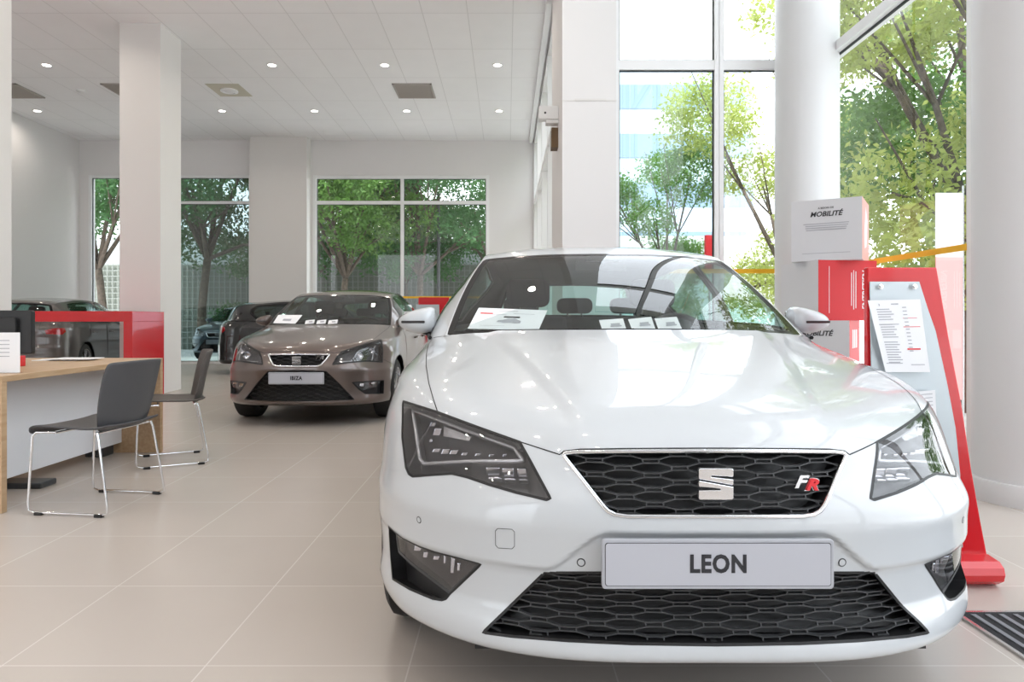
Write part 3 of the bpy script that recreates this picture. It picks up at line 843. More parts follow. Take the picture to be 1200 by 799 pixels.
    for x0, x1 in ((-.56, .02), (.02, .60)):
        pts = []
        for k in range(9):
            x = x0+(x1-x0)*k/8; u = abs(x)/.737; q = T.ev([u], [.003+.006*(k/8)])[0]; pts.append((x*w2/.78, q[1]-.012, q[2]+.002))
        b.tube(pts, .0045, 6)
        q = pts[3]; b.tube([(q[0]-.05, q[1]-.02, q[2]-.004), (q[0]+.02, q[1], q[2]+.004)], .007, 6)
    b.build('wiper', M['black'], root)
    # ---- mirrors
    for sd_ in (1, -1):
        m = bpy.data.objects.new('door_mirror', None); C.objects.link(m); m.parent = root
        x, y, z = f(.888, 1.52, 1.012); m.location = (x*sd_, y, z)
        secs = []   # lofted housing, inboard -> outboard
        for (dx, yf, yb_, zb_, zt) in ((-.085, -.045, .075, -.040, .066), (-.05, -.075, .085, -.058, .066), (0, -.080, .088, -.060, .056), (.05, -.066, .084, -.046, .038), (.078, -.038, .072, -.026, .018), (.086, .0, .05, -.012, .004)):
            ring = []
            for k in range(20):
                a = 2*PI*k/20; c_, s_ = math.cos(a), math.sin(a)
                e_ = .72
                yy = (yf+yb_)/2+(yb_-yf)/2*math.copysign(abs(c_)**e_, c_); zz = (zb_+zt)/2+(zt-zb_)/2*math.copysign(abs(s_)**e_, s_)
                ring.append((dx*1.02*sd_, yy, zz))
            secs.append(ring)
        vs = [p for r_ in secs for p in r_]; fs = []
        for i in range(5):
            for k in range(20): fs.append((i*20+k, i*20+(k+1) % 20, (i+1)*20+(k+1) % 20, (i+1)*20+k))
        fs += [tuple(range(20)), tuple(100+k for k in reversed(range(20)))]
        b = MB(); b.add(vs, fs); o = b.build('mirror_housing', paint, m, smooth='auto')
        ss_ = o.modifiers.new('s', 'SUBSURF'); ss_.levels = 1; ss_.render_levels = 1
        b = MB(); b.obox((.01*sd_, -.066, -.004), (.052, 0, 0), (0, .012, 0), (0, 0, .0055)); b.build('indicator', M['lamp_dark'], m, bevel=.002)
        b = MB(); b.obox((0, .086, 0), (.072, 0, 0), (0, .004, 0), (0, 0, .045)); b.build('mirror_glass', M['chrome'], m, bevel=.003)
        b = MB(); b.prism([(-.15, -.115), (-.13, -.07), (-.05, -.045), (-.02, -.056), (-.075, -.075), (-.10, -.125)] if sd_ > 0 else [(.15, -.115), (.13, -.07), (.05, -.045), (.02, -.056), (.075, -.075), (.10, -.125)], -.03, .05)
        b.build('mirror_foot', M['black'], m, bevel=.008)
    return root, F, T, ray, t

def tube_on(F, uvs, d, r, sd_, closed=True, n=8):
    P = F.ev([q[0] for q in uvs], [q[1] for q in uvs])-F.nrm([q[0] for q in uvs], [q[1] for q in uvs])*d
    P[:, 0] *= sd_
    P = [tuple(p) for i, p in enumerate(P)]
    return P

def leon_lamp(F, t, hd, sd_):
    inner = t([(478.5, 477), (483, 510), (487, 536), (492.5, 541.5), (520, 539.5), (560, 537.5), (610.5, 537), (600.5, 521), (575, 512), (544, 501), (510, 489)])
    b = MB(); b.tube(tube_on(F, inner, .016, 0, sd_), .0055, 8, True); b.build('daytime_light_strip', M['drl'], hd, smooth=True)
    # inner bowl below the strip
    b = MB()
    rg = cut(F, [('x', inner)], 96, 84)['x']; rr = rg[:3] if sd_ > 0 else mirror(rg)
    reg_obj('main_reflector', offs(rr, .050), M['lamp_dark'], hd)
    b = MB(); wall(b, F, inner, .034, sd_, .03, -.016); b.build('reflector_edge', M['lamp_dark'], hd)
    b = MB()
    for row, dd in ((0, .03), (1, .032)):
        for (x, y, w_) in ((572, 547, 9.5), (591, 548, 8), (608, 548.5, 6.5)):
            yy = y+row*9+(0 if row == 0 else 1); uv = t([(x+row*2, yy)])[0]; p = F.ev([uv[0]], [uv[1]])[0]; n = F.nrm([uv[0]], [uv[1]])[0]; p = p-n*dd
            h = .0115 if row == 0 else .006
            b.obox((p[0]*sd_, p[1], p[2]), (w_*.0019, 0, 0), (0, .008, 0), (.001*sd_, -.002, h))
    b.build('led_modules', M['reflector'], hd, bevel=.003)
    b = MB()
    for (x, y, w_, h_) in ((500, 523, .010, .005), (511, 524, .010, .007), (521, 524.5, .010, .006), (534, 526, .007, .004), (551, 526, .007, .004), (568, 526, .006, .004), (585, 525, .005, .004), (496, 491, .008, .006), (501, 501, .010, .010), (493, 512, .004, .004)):
        uv = t([(x, y)])[0]; p = F.ev([uv[0]], [uv[1]])[0]; n = F.nrm([uv[0]], [uv[1]])[0]; p = p-n*.038
        b.obox((p[0]*sd_, p[1], p[2]), (w_, 0, 0), (0, .006, 0), (w_*.3, 0, h_))
    b.build('lamp_facets', M['reflector'], hd, bevel=.0015)
    top = t([(473, 471), (513, 484), (560, 501.5), (609, 519), (612, 524)], False); b = MB()
    ribbon(b, F, top, -.001 if sd_ > 0 else -.001, .013, -.002, sd_); ribbon(b, F, top, .013, -.001, -.002, sd_); b.build('upper_band', M['black'], hd)
    sh = t([(510, 494), (545, 505), (541, 511), (509, 507)]); b = MB()
    P = tube_on(F, sh, .035, 0, sd_); b.add(P, [tuple(range(len(P)))]); b.build('lamp_shade', M['drl'], hd)

def ibiza_lamp(F, t, hd, sd_):
    b = MB()
    for (x, y, r) in ((423, 415, .042), (438, 410, .035)):
        uv = t([(x, y)])[0]; p = F.ev([uv[0]], [uv[1]])[0]; n = F.nrm([uv[0]], [uv[1]])[0]; p = p-n*.03
        c = (p[0]*sd_, p[1], p[2])
        b.lathe([(r, -.012), (r*1.0, 0), (r*.8, .012), (r*.5, .018), (0, .02)], c, 'y', 20)
    b.build('projector', M['reflector'], hd, smooth='auto')
    ln = t([(441, 403), (437, 422), (400, 423)], False); b = MB(); b.tube(tube_on(F, ln, .02, 0, sd_), .006, 6); b.build('daytime_light_strip', M['drl'], hd, smooth=True)

LEON = dict(
    warp=lambda x, y, z: (x, y, z), disp=leon_disp, trace_at=(.482, 1.58), side=-1,
    wheel_y0=.83, wheel_y1=3.47, wheel_r=.318,
    head=[(472, 470), (513, 483), (560, 500.5), (609, 518), (622, 541), (645, 584), (640.5, 585.5), (605, 577), (574, 568), (548, 559), (530, 554.8), (503.8, 556.6), (484, 558.2), (479, 555), (475.5, 547), (471.2, 512)],
    head_low=(477, 552), hood=[(528, 386), (516, 390.5), (507, 396), (502, 404), (499.7, 415), (499.5, 429), (502.6, 449), (508, 468), (513, 483), (560, 500), (609, 517.5), (640, 527.5), (656, 532.6), (661, 528.5), (680, 526.3), (745, 525.5), (838, 525)],
    hood_to_head=8,
    fog=[(455.4, 616), (463, 623.5), (471.5, 630.5), (490, 639.8), (510, 647), (540, 654.5), (563.6, 661.3), (545, 679), (527.6, 695.5), (523, 701.5), (518, 703), (507, 701.3), (480, 690), (460, 678), (457.5, 652)],
    fog_lens=[(463, 625), (472, 632.5), (490, 641.2), (510, 648.6), (540, 656), (560.5, 662), (545, 677), (526, 694.5), (500, 675.5), (480, 660), (466, 646.5)],
    fog_glints=[((483, 643), .010, .010), ((492, 652), .006, .008), ((505, 656), .008, .005), ((515, 658), .003, .010), ((524.5, 665), .005, .020), ((532, 667), .004, .010)],
    intake=[(838, 671), (700, 671), (638, 671), (600, 708), (566, 741), (600, 745.5), (665, 750.5), (740, 754), (838, 755.5)],
    grille=[(838, 527.5), (740, 527.9), (672, 528.7), (661, 530), (659, 533), (683, 564), (706.5, 595), (712, 600.5), (720, 604.5), (735, 606.8), (780, 607), (842, 607)],
    lat=dict(P=.135, q=.0153, q2=.0140, wh=.048, t=.0042, bw=.0016), emblem=.080,
    tail=[(.52, .86), (.62, .885), (.77, .89), (.79, .82), (.76, .78), (.56, .79)],
    emb_up=.008, lamp_detail=leon_lamp)
def iw(x, y, z):
    return (x*.93, y*.95, z if z < .93 else .93+(z-.93)*.91)
IBIZA = dict(
    warp=iw, trace_at=(-1.97, 6.4), side=1, step=.35, wheel_y0=.80, wheel_y1=3.27, wheel_r=.305, seal=.008, seamw=1.6, chrome_w=.009,
    head=[(447, 397.5), (448.5, 411), (448, 424), (430, 423), (410, 424.5), (390, 427), (395, 418), (401, 412), (425, 404)],
    head_low=(447.5, 420), hood=[(455.5, 384), (450, 388), (440, 396), (430, 401.5), (424, 404), (412, 408), (401, 411.5), (392, 414), (388, 412.8), (370, 412), (353, 411.5)],
    hood_to_head=4,
    fog=[(412.5, 448), (432, 446.5), (450, 445.5), (449.5, 461), (428, 461.5), (420, 456)],
    fog_lens=[(416, 449), (432, 447.5), (446, 447), (441, 453), (425, 457), (420, 453)],
    fog_glints=[((425, 451), .02, .016), ((439, 449), .02, .012)],
    intake=[(353, 434), (382, 435), (398, 450), (415, 468), (380, 469.5), (353, 470)],
    grille=[(353, 415), (370, 415), (386.5, 415.3), (381.5, 422), (376, 428), (372, 429.2), (353, 429.5)],
    lat=dict(P=.12, q=.016, q2=.02, wh=.043, t=.004, bw=.0025), emblem=.082,
    tail=[(.47, .84), (.56, .875), (.715, .88), (.735, .82), (.70, .775), (.50, .785)],
    lamp_detail=ibiza_lamp)
# ------------------------------------------------------------------ room shell
def struct(mb, name, m, parent=None, **k):
    o = mb.build(name, m, parent, **k)
    if parent is None: o['kind'] = 'structure'
    return o
XL, XR, YB, YF, ZC, ZH = -9.7, 3.25, 15.5, -5.0, 5.08, 8.0
struct(MB().box(XL-.3, XR+.2, YF-.3, YB+.25, -.1, 0), 'floor', M['floor'])
struct(MB().box(XL-.3, .44, YF-.3, YB+.3, ZC, ZC+.2).box(.44, .573, 7.05, 8.65, ZC, ZC+.2).box(.44, .95, 8.65, YB+.3, ZC, ZC+.2), 'ceiling', M['ceiling'])
struct(MB().box(.44, XR+.3, YF-.3, 7.4, ZH, ZH+.2), 'ceiling', M['wall'])
struct(MB().box(XL-.3, XL, YF-.3, YB+.3, 0, ZC), 'wall_left', M['wall'])
struct(MB().box(.44, .565, YF-.3, 7.05, ZC, ZH), 'wall_right', M['wall'])
# unseen wall behind the viewer, its opening sized to bounce light onto the ceiling
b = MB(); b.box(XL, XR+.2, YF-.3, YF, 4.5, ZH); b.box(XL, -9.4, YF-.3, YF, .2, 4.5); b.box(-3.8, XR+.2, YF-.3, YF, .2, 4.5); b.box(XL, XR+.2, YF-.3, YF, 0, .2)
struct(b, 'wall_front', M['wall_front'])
# far wall: openings A (-9.45..-8.2), A2 (-8.1..-5.8), B (-4.4..-.41), tops at 4.29
ZT = 4.29; b = MB()
b.box(XL, .8, YB, YB+.25, ZT, ZC+.1); b.box(XL, -9.5, YB, YB+.25, 0, ZT); b.box(-8.2, -8.1, YB, YB+.25, 0, ZT); b.box(-5.8, -4.4, YB, YB+.25, 0, ZT); b.box(-.40, .8, YB, YB+.25, 0, ZT)
struct(b, 'wall_back', M['wall'])
struct(MB().box(-5.72, -4.45, 15.18, 15.5, 0, ZC), 'wall_pier', M['wall_warm'])
def window(n, x0, x1, y0, y1, z0, z1, mull, trans, g, fw=.06, dep=.12, fv=None, low=None):
    """framed glazing in a vertical plane; either x0==x1 or y0==y1"""
    b = MB(); k = MB(); along_x = y0 == y1
    def bar(u0, u1, za, zb, d=dep):
        if along_x: b.box(u0, u1, y0-d/2, y0+d/2, za, zb); kk = .012 if u1-u0 > zb-za else 0; k.box(u0-.012+kk, u1+.012-kk, y0-.012, y0+.012, za-kk, zb+kk)
        else: b.box(x0-d/2, x0+d/2, u0, u1, za, zb); kk = .012 if u1-u0 > zb-za else 0; k.box(x0-.012, x0+.012, u0-.012+kk, u1+.012-kk, za-kk, zb+kk)
    u0, u1 = (x0, x1) if along_x else (y0, y1)
    fv = fv or fw; e = dep-.012
    bar(u0, u0+fv, z0, z1); bar(u1-fv, u1, z0, z1); bar(u0+.003, u1-.003, z1-fw, z1-.003, e); bar(u0+.003, u1-.003, z0+.003, z0+fw, e)
    for m_ in mull: bar(m_-fv/2, m_+fv/2, z0+.005, z1-.005, e+.006)
    for t_ in trans: bar(u0+.003, u1-.003, t_-fw/2, t_+fw/2, e)
    fr = b.build('window_%d' % n, M['frame_white'], None); fr['kind'] = 'structure'
    k.build('gasket', M['gasket'], fr)
    p = MB()
    if low:
        q = MB(); q.add([(u0, y0, z0), (u1, y0, z0), (u1, y0, low[0]), (u0, y0, low[0])], [(0, 1, 2, 3)]); q.build('lower_pane', low[1], fr, fix=False); z0 = low[0]
    if along_x: p.add([(u0, y0, z0), (u1, y0, z0), (u1, y0, z1), (u0, y0, z1)], [(0, 1, 2, 3)])
    else: p.add([(x0, u0, z0), (x0, u1, z0), (x0, u1, z1), (x0, u0, z1)], [(0, 1, 2, 3)])
    p.build('pane', g, fr, fix=False)
    return fr
window(1, -9.5, -8.2, 15.56, 15.56, 0, ZT, [], [], M['clear_glass'])
window(2, -8.1, -5.8, 15.56, 15.56, 0, ZT, [], [3.67], M['tint_glass'])
window(3, -4.4, -.40, 15.56, 15.56, 0, ZT, [-2.38], [3.67], M['clear_glass'], fw=.075)
window(4, 1.12, 2.20, 7.12, 7.12, 0, ZH, [], [3.66, 6.4], M['clear_glass'], fw=.10, fv=.045, dep=.08, low=(3.66, M['pane_tint']))
window(5, 2.205, 3.3, 7.12, 7.12, 0, ZH, [], [3.66, 6.4], M['clear_glass'], fw=.10, fv=.045, dep=.08)
window(6, XR, XR, 4.62, 7.1, 0, ZH, [], [3.66, 6.4], M['clear_glass'], fw=.09, dep=.16)
window(7, XR, XR, -5, 4.62, 0, ZH, [-3.2, -.6, 2.0], [3.66, 6.4], M['clear_glass'], fw=.09, dep=.16)
window(8, .76, .76, 8.65, 15.5, 0, ZC, [10.3, 12.0, 13.8], [3.66], M['clear_glass'], fw=.10, dep=.3)
window(9, -9.4, -3.8, -5.1, -5.1, .2, 4.5, [-7.5, -5.6], [], M['clear_glass'])  # unseen window, widened to throw more daylight on the ceiling
# pillars and columns
b = MB(); b.box(.573, 1.128, 7.05, 8.65, 0, ZH); b.build('square_pillar', M['wall']); o = bpy.data.objects['square_pillar']; o['kind'] = 'structure'; o.name = 'wall_pillar_right'
b = MB(); b.box(.571, 1.130, 7.047, 7.053, 3.27, 3.285); b.box(.70, 1.02, 7.04, 7.055, 3.275, 3.295); b.build('joint_strip', M['wall_warm'], o)
struct(MB().box(-5.31, -4.75, 9.36, 9.95, 0, ZC), 'wall_pillar_middle', M['wall_warm'])
struct(MB().box(-5.40, -4.76, 5.95, 6.56, 0, ZC), 'wall_pillar_left', M['wall_warm'])
for i, (cx, cy) in enumerate(((3.0, 6.83), (3.0, 3.88))):
    b = MB(); b.lathe([(.30, 0), (.30, ZH)], (cx, cy, 0), n=64); o = b.build('wall_column_'+('far' if i == 0 else 'near'), M['column'], smooth='auto'); o['kind'] = 'structure'
    b = MB(); b.lathe([(.30, .12), (.325, .12), (.33, .11), (.33, 0)], (cx, cy, 0), n=64); b.build('base_ring', M['column'], o, smooth='auto')
struct(MB().box(XL, XL+.015, YF, YB, 0, .10), 'baseboard_left', M['frame_white'])
# edge trim where the low ceiling ends
struct(MB().box(.50, .58, 8.65, YB, ZC-.06, ZC+.02), 'trim_1', M['frame_white'])
# safety tape on the glass
def tape(name, x0, x1, y0, y1, lab):
    o = MB().box(x0, x1, y0, y1, 1.495, 1.54).build('safety_tape', M['tape']); tag(o, lab, 'tape', None)
tape('a', -4.33, -.46, 15.50, 15.51, 'yellow safety tape across the back window behind the bronze car')
tape('b', 1.22, 3.2, 7.06, 7.066, 'yellow safety tape on the glass between the square pillar and the far round column')
tape('c', 3.16, 3.166, 4.70, 7.0, 'orange yellow safety tape on the right-hand glass above the red display stand')
# ------------------------------------------------------------------ ceiling fittings
def downlight(x, y, label, group=None):
    t = thing('recessed_downlight', label, 'ceiling light', (x, y, ZC), 0, group)
    MB().lathe([(.062, -.001), (.062, -.008), (.085, -.006), (.088, 0)], n=24).build('trim_ring', M['frame_white'], t, smooth='auto')
    MB().lathe([(0, -.004), (.062, -.004)], n=24).build('lamp_disc', M['lamp'], t, fix=False)
    l = bpy.data.lights.new('downlight_lamp', 'AREA'); l.shape = 'DISK'; l.size = .12; l.energy = LAMP; l.color = (1, .90, .79); l.spread = math.radians(150)
    lo = bpy.data.objects.new('downlight_lamp', l); C.objects.link(lo); lo.parent = t; lo.location = (0, 0, -.012)
    return t
names = {-.15: 'rightmost, near the window side', -1.95: 'second from the right', -3.75: 'third from the right', -5.55: 'beside the middle pillar on its right', -7.35: 'between the left and middle pillars', -9.15: 'leftmost, close to the left wall'}
for y in (13.3, 10.9):
    for x, d in names.items():
        if y == 13.3 and x == -7.35 or y == 10.9 and x in (-5.55, -9.15):
            continue
        downlight(x, y, 'lit downlight in the %s ceiling row, %s' % ('far' if y == 13.3 else 'nearer', d), 'downlights in the tiled ceiling')
for y in (8.5, 6.1, 3.7, 1.3, -1.1, -3.5):
    for x in (-.15, -1.95, -3.75, -5.55, -7.35):
        downlight(x, y, 'round downlight in the ceiling above the top edge of the photo', 'downlights overhead out of frame')
def vent(x0, x1, y0, y1, label, slats=True, m='vent'):
    t = thing('ceiling_vent', label, 'air vent', ((x0+x1)/2, (y0+y1)/2, ZC))
    w_, d_ = (x1-x0)/2, (y1-y0)/2
    b = MB(); b.box(-w_, w_, -d_, -d_+.03, -.02, 0); b.box(-w_, w_, d_-.03, d_, -.02, 0); b.box(-w_, -w_+.03, -d_, d_, -.02, 0); b.box(w_-.03, w_, -d_, d_, -.02, 0); b.build('frame', M['vent'], t)
    if slats:
        b = MB()
        for k in range(14): x = -d_+.04+(2*d_-.08)*k/13; b.obox((0, x, -.012), (w_-.02, 0, 0), (0, .012, -.008), (0, .001, .0015))
        b.build('louvres', M['vent'], t)
    MB().box(-w_+.02, w_-.02, -d_+.02, d_-.02, -.004, -.001).build('backing', M['dark_grey'] if slats else M['vent'], t)
    return t
vent(-1.98, -1.30, 11.75, 12.5, 'rectangular grey louvred vent in the middle of the ceiling')
vent(-9.1, -8.45, 11.75, 12.5, 'dark square vent at the far left of the ceiling')
vent(-7.0, -6.3, 11.75, 12.5, 'dark square vent just left of the middle pillar')
t = thing('ceiling_diffuser', 'beige square ceiling panel with a round fitting right of the middle pillar', 'air vent', (-4.92, 12.1, ZC))
MB().box(-.29, .29, -.33, .33, -.006, 0).build('panel', mat('beige_panel', (.62, .58, .48), .6), t)
MB().lathe([(.15, -.006), (.15, -.03), (.10, -.045), (.09, -.03), (.04, -.05), (0, -.05)], n=24).build('round_nozzle', M['frame_white'], t, smooth='auto')
o = MB().lathe([(.07, 0), (.07, -.03), (.045, -.045), (0, -.045)], (-7.55, 12.1, ZC), n=20).build('smoke_detector', M['frame_white'], smooth='auto'); tag(o, 'small round smoke detector on the ceiling left of the middle pillar', 'smoke detector')
# ------------------------------------------------------------------ cars
def number_plate(root, loc, txt, w=.53, h=.113, tilt=.0):
    p = bpy.data.objects.new('number_plate', None); C.objects.link(p); p.parent = root; p.location = loc; p.rotation_euler = (tilt, 0, 0)
    b = MB(); b.prism(rrect(-w/2, w/2, -h/2, h/2, .008), 0, .012); b.build('plate_frame', M['plate'], p, bevel=.002)
    b = MB(); b.prism(rrect(-w/2+.007, w/2-.007, -h/2+.007, h/2-.007, .006), -.0008, .002); b.build('plate_edge_line', M['dark_grey'], p)
    b = MB(); b.prism(rrect(-w/2+.0085, w/2-.0085, -h/2+.0085, h/2-.0085, .006), -.0016, .002); b.build('plate_face', mat('plate_face', (.46, .47, .52), .3, coat=.3), p)
    if txt: text_obj('lettering', txt, .056 if len(txt) < 5 else .050, M['ink'], p, (0, -.0022, .0), bold=.0020, spacing=1.1, sx_=.86)
    return p
leon, LF, LT, lray, lt = build_car('hatchback_car', 'large white hatchback in the foreground with a plate reading LEON', (.482, 1.58, 0), M['paint_white'], LEON)
number_plate(leon, (0, -.022, .4605), 'LEON')
# FR badge
t = bpy.data.objects.new('trim_badge', None); C.objects.link(t); t.parent = leon; t.location = (.222, .038, .630)
text_obj('letter_f', 'F', .040, M['chrome'], t, (-.012, 0, .004), extrude=.003, bold=.0016, shear=.35, sx_=1.25)
text_obj('letter_r', 'R', .036, M['ink_red'], t, (.017, -.001, -.003), extrude=.003, bold=.0012, shear=.35, sx_=1.3)
o_ = text_obj('letter_r_edge', 'R', .036, M['chrome'], t, (.017, .003, -.003), extrude=.002, bold=.0030, shear=.35, sx_=1.3)
# parking sensors, tow-eye cover
def on_leon(px, side):
    uv = LF.hit(*lray.px(px, side)); return LF.ev([uv[0]], [uv[1]])[0], LF.nrm([uv[0]], [uv[1]])[0]
for px, r in (((491, 609), .0085), ((681, 659), .0095)):
    p, n = on_leon(px, -1)
    for s in (1, -1):
        q = Vector((p[0]*s, p[1], p[2])); nn = Vector((n[0]*s, n[1], n[2]))
        o = bpy.data.objects.new('parking_sensor', None); C.objects.link(o); o.parent = leon; o.location = q; o.rotation_euler = nn.to_track_quat('Z', 'Y').to_euler()
        MB().lathe([(r*.82, .0006), (r, .0012), (r*1.1, .0004)], n=24).build('sensor_ring', M['dark_grey'], o); MB().lathe([(0, .0016), (r*.8, .0010)], n=24).build('sensor_face', M['paint_white'], o)
lp = [LF.hit(*lray.px(q, -1)) for q in dens([(583.5, 619), (600, 620), (603, 623), (603, 640), (600, 643), (584, 642), (581, 639), (580.5, 622)], 3)]
b = MB(); ribbon(b, LF, lp, .0007, .0007, .0006, -1, True); b.build('tow_eye_cover', M['seam'], leon)
# sheets behind the windscreen
def sheet(name, label, root, pts, th=.001, group=None, cat='sheet of paper'):
    P = [Vector(p) for p in pts]; n = (P[1]-P[0]).cross(P[3]-P[0]).normalized()*th
    b = MB(); b.add([*P, *[p+n for p in P]], [(0, 1, 2, 3), (7, 6, 5, 4), (0, 4, 5, 1), (1, 5, 6, 2), (2, 6, 7, 3), (3, 7, 4, 0)])
    o = b.build(name, M['paper']); tag(o, label, cat, group); return o, P
def at(px, py, Y): return Vector(((px-594)*Y/800, Y, CAM_H-(py-374)*Y/800))
def on_sheet(P, u, v, lift):   # P order: top left, top right, bottom right, bottom left
    p = P[0]*(1-u)*(1-v)+P[1]*u*(1-v)+P[2]*u*v+P[3]*(1-u)*v
    n = (P[1]-P[0]).cross(P[3]-P[0]).normalized()
    if n.y > 0: n = -n
    return p+n*lift
def marks(name, o, P, rects, m, lift=.002):
    b = MB()
    for (u0, v0, u1, v1) in rects:
        b.add([on_sheet(P, u0, v0, lift), on_sheet(P, u1, v0, lift), on_sheet(P, u1, v1, lift), on_sheet(P, u0, v1, lift)], [(0, 1, 2, 3)])
    return b.build(name, m, o)
o, P = sheet('price_sheet', 'white printed sheet with a car picture behind the windscreen of the white car', None, [at(561, 360.5, 2.93), at(641.5, 363.5, 2.90), at(631, 387, 2.81), at(548, 385, 2.84)])
marks('red_printing', o, P, [(.07, .24, .25, .29)], M['ink_red']); marks('text_lines', o, P, [(.32, .12, .6, .14), (.25, .3, .45, .315), (.55, .24, .85, .255), (.15, .84, .5, .85)], M['ink_grey'])
b = MB(); car_sil = [(.36, .66), (.37, .58), (.44, .55), (.50, .49), (.60, .48), (.66, .55), (.70, .60), (.70, .70), (.62, .71), (.58, .68), (.46, .70), (.42, .67)]
b.add([on_sheet(P, u, v, .0022) for u, v in car_sil], [tuple(range(len(car_sil)))]); b.build('printed_car', M['ink_grey'], o)
marks('printed_car_roof', o, P, [(.43, .38, .66, .45)], M['ink'])
cards = [((702, 375), (730, 373), (734, 385.8), (706, 387.5), 'leftmost'), ((736, 374), (763, 371), (768, 385), (741, 387), 'middle'), ((767, 373), (793, 371), (799, 385), (772, 387), 'rightmost')]
for k, (a, b_, c_, d_, nm) in enumerate(cards):
    Yc = 2.86-.006*k
    o, P = sheet('info_card', nm+' of the three small white cards behind the windscreen of the white car', None, [at(*a, Yc+.03), at(*b_, Yc+.03), at(*c_, Yc-.03), at(*d_, Yc-.03)], group='small cards behind the windscreen', cat='card')
    marks('printed_picture', o, P, [(.42, .42, .8, .62), (.38, .62, .85, .74)], M['ink_grey'])

ibiza, IF, IT, iray, it_ = build_car('hatchback_car', 'bronze-grey hatchback in the middle distance with a plate reading IBIZA', (-1.97, 6.4, 0), M['paint_ibiza'], IBIZA)
number_plate(ibiza, (0, -.02, .468), 'IBIZA', .52, .112)
t = bpy.data.objects.new('trim_badge', None); C.objects.link(t); t.parent = ibiza; t.location = (.20, .035, .66)
text_obj('letter_f', 'F', .050, M['chrome'], t, (-.016, 0, .004), extrude=.003, bold=.002, shear=.35, sx_=1.25); text_obj('letter_r', 'R', .046, M['chrome'], t, (.022, 0, -.003), extrude=.003, bold=.002, shear=.35, sx_=1.3)
o, P = sheet('price_sheet', 'white printed sheet behind the windscreen of the bronze-grey car', None, [at(326, 369, 7.52), at(354.5, 369, 7.5), at(346, 379.2, 7.36), at(320, 378.5, 7.38)])
marks('printed_picture', o, P, [(.35, .5, .7, .72)], M['ink_grey'], .004)
for k, (x, nm) in enumerate(((363, 'leftmost'), (376.5, 'middle'), (390, 'rightmost'))):
    o, P = sheet('info_card', nm+' of the three tiny white cards behind the windscreen of the bronze-grey car', None, [at(x-4.5, 375.3, 7.42), at(x+6, 374.3, 7.42), at(x+5, 379, 7.38), at(x-6, 379.5, 7.38)], group='tiny cards behind the bronze windscreen', cat='card')
    marks('printed_picture', o, P, [(.4, .4, .8, .7)], M['ink_grey'], .004)
o, P = sheet('window_sticker', 'white paper sheet on the side window of the bronze-grey car', None, [at(475, 357, 8.9), at(482, 357, 9.3), at(484, 365, 9.3), at(478, 366, 8.9)])

def repaint(root, paint, glass_m=None):
    for o in root.children_recursive:
        if o.type == 'MESH' and o.data.materials and o.data.materials[0] in (M['paint_ibiza'],):
            o.material_slots[0].link = 'OBJECT'; o.material_slots[0].material = paint
        if glass_m and o.type == 'MESH' and o.data.materials and o.data.materials[0] is M['car_glass']:
            o.material_slots[0].link = 'OBJECT'; o.material_slots[0].material = glass_m
skip = ('trim_badge',)
def other_car(name, label, loc, rz, paint, glass_m=None, plate=None):
    c = copy_tree(ibiza); c.name = name; c.location = loc; c.rotation_euler = (0, 0, rz); c['label'] = label
    for o in list(c.children):
        if o.name.startswith('trim_badge'):
            for k in list(o.children): bpy.data.objects.remove(k)
            bpy.data.objects.remove(o)
        elif o.name.startswith('number_plate'):
            for k in list(o.children):
                if k.name.startswith('lettering'): bpy.data.objects.remove(k)
    repaint(c, paint, glass_m); return c
grey = other_car('estate_car', 'graphite grey car seen from its rear corner behind the red frame on the left', (-8.58, 14.55, 0), math.radians(192), M['paint_grey'])
black = other_car('hatchback_car', 'black hatchback half hidden behind the bronze-grey car', (-1.7, 14.35, 0), math.radians(108), M['paint_black'], M['car_glass_dark'])
blue = other_car('hatchback_car', 'slate blue hatchback outside behind the tinted back window', (-7.05, 16.6, 0), 0, M['paint_blue'])
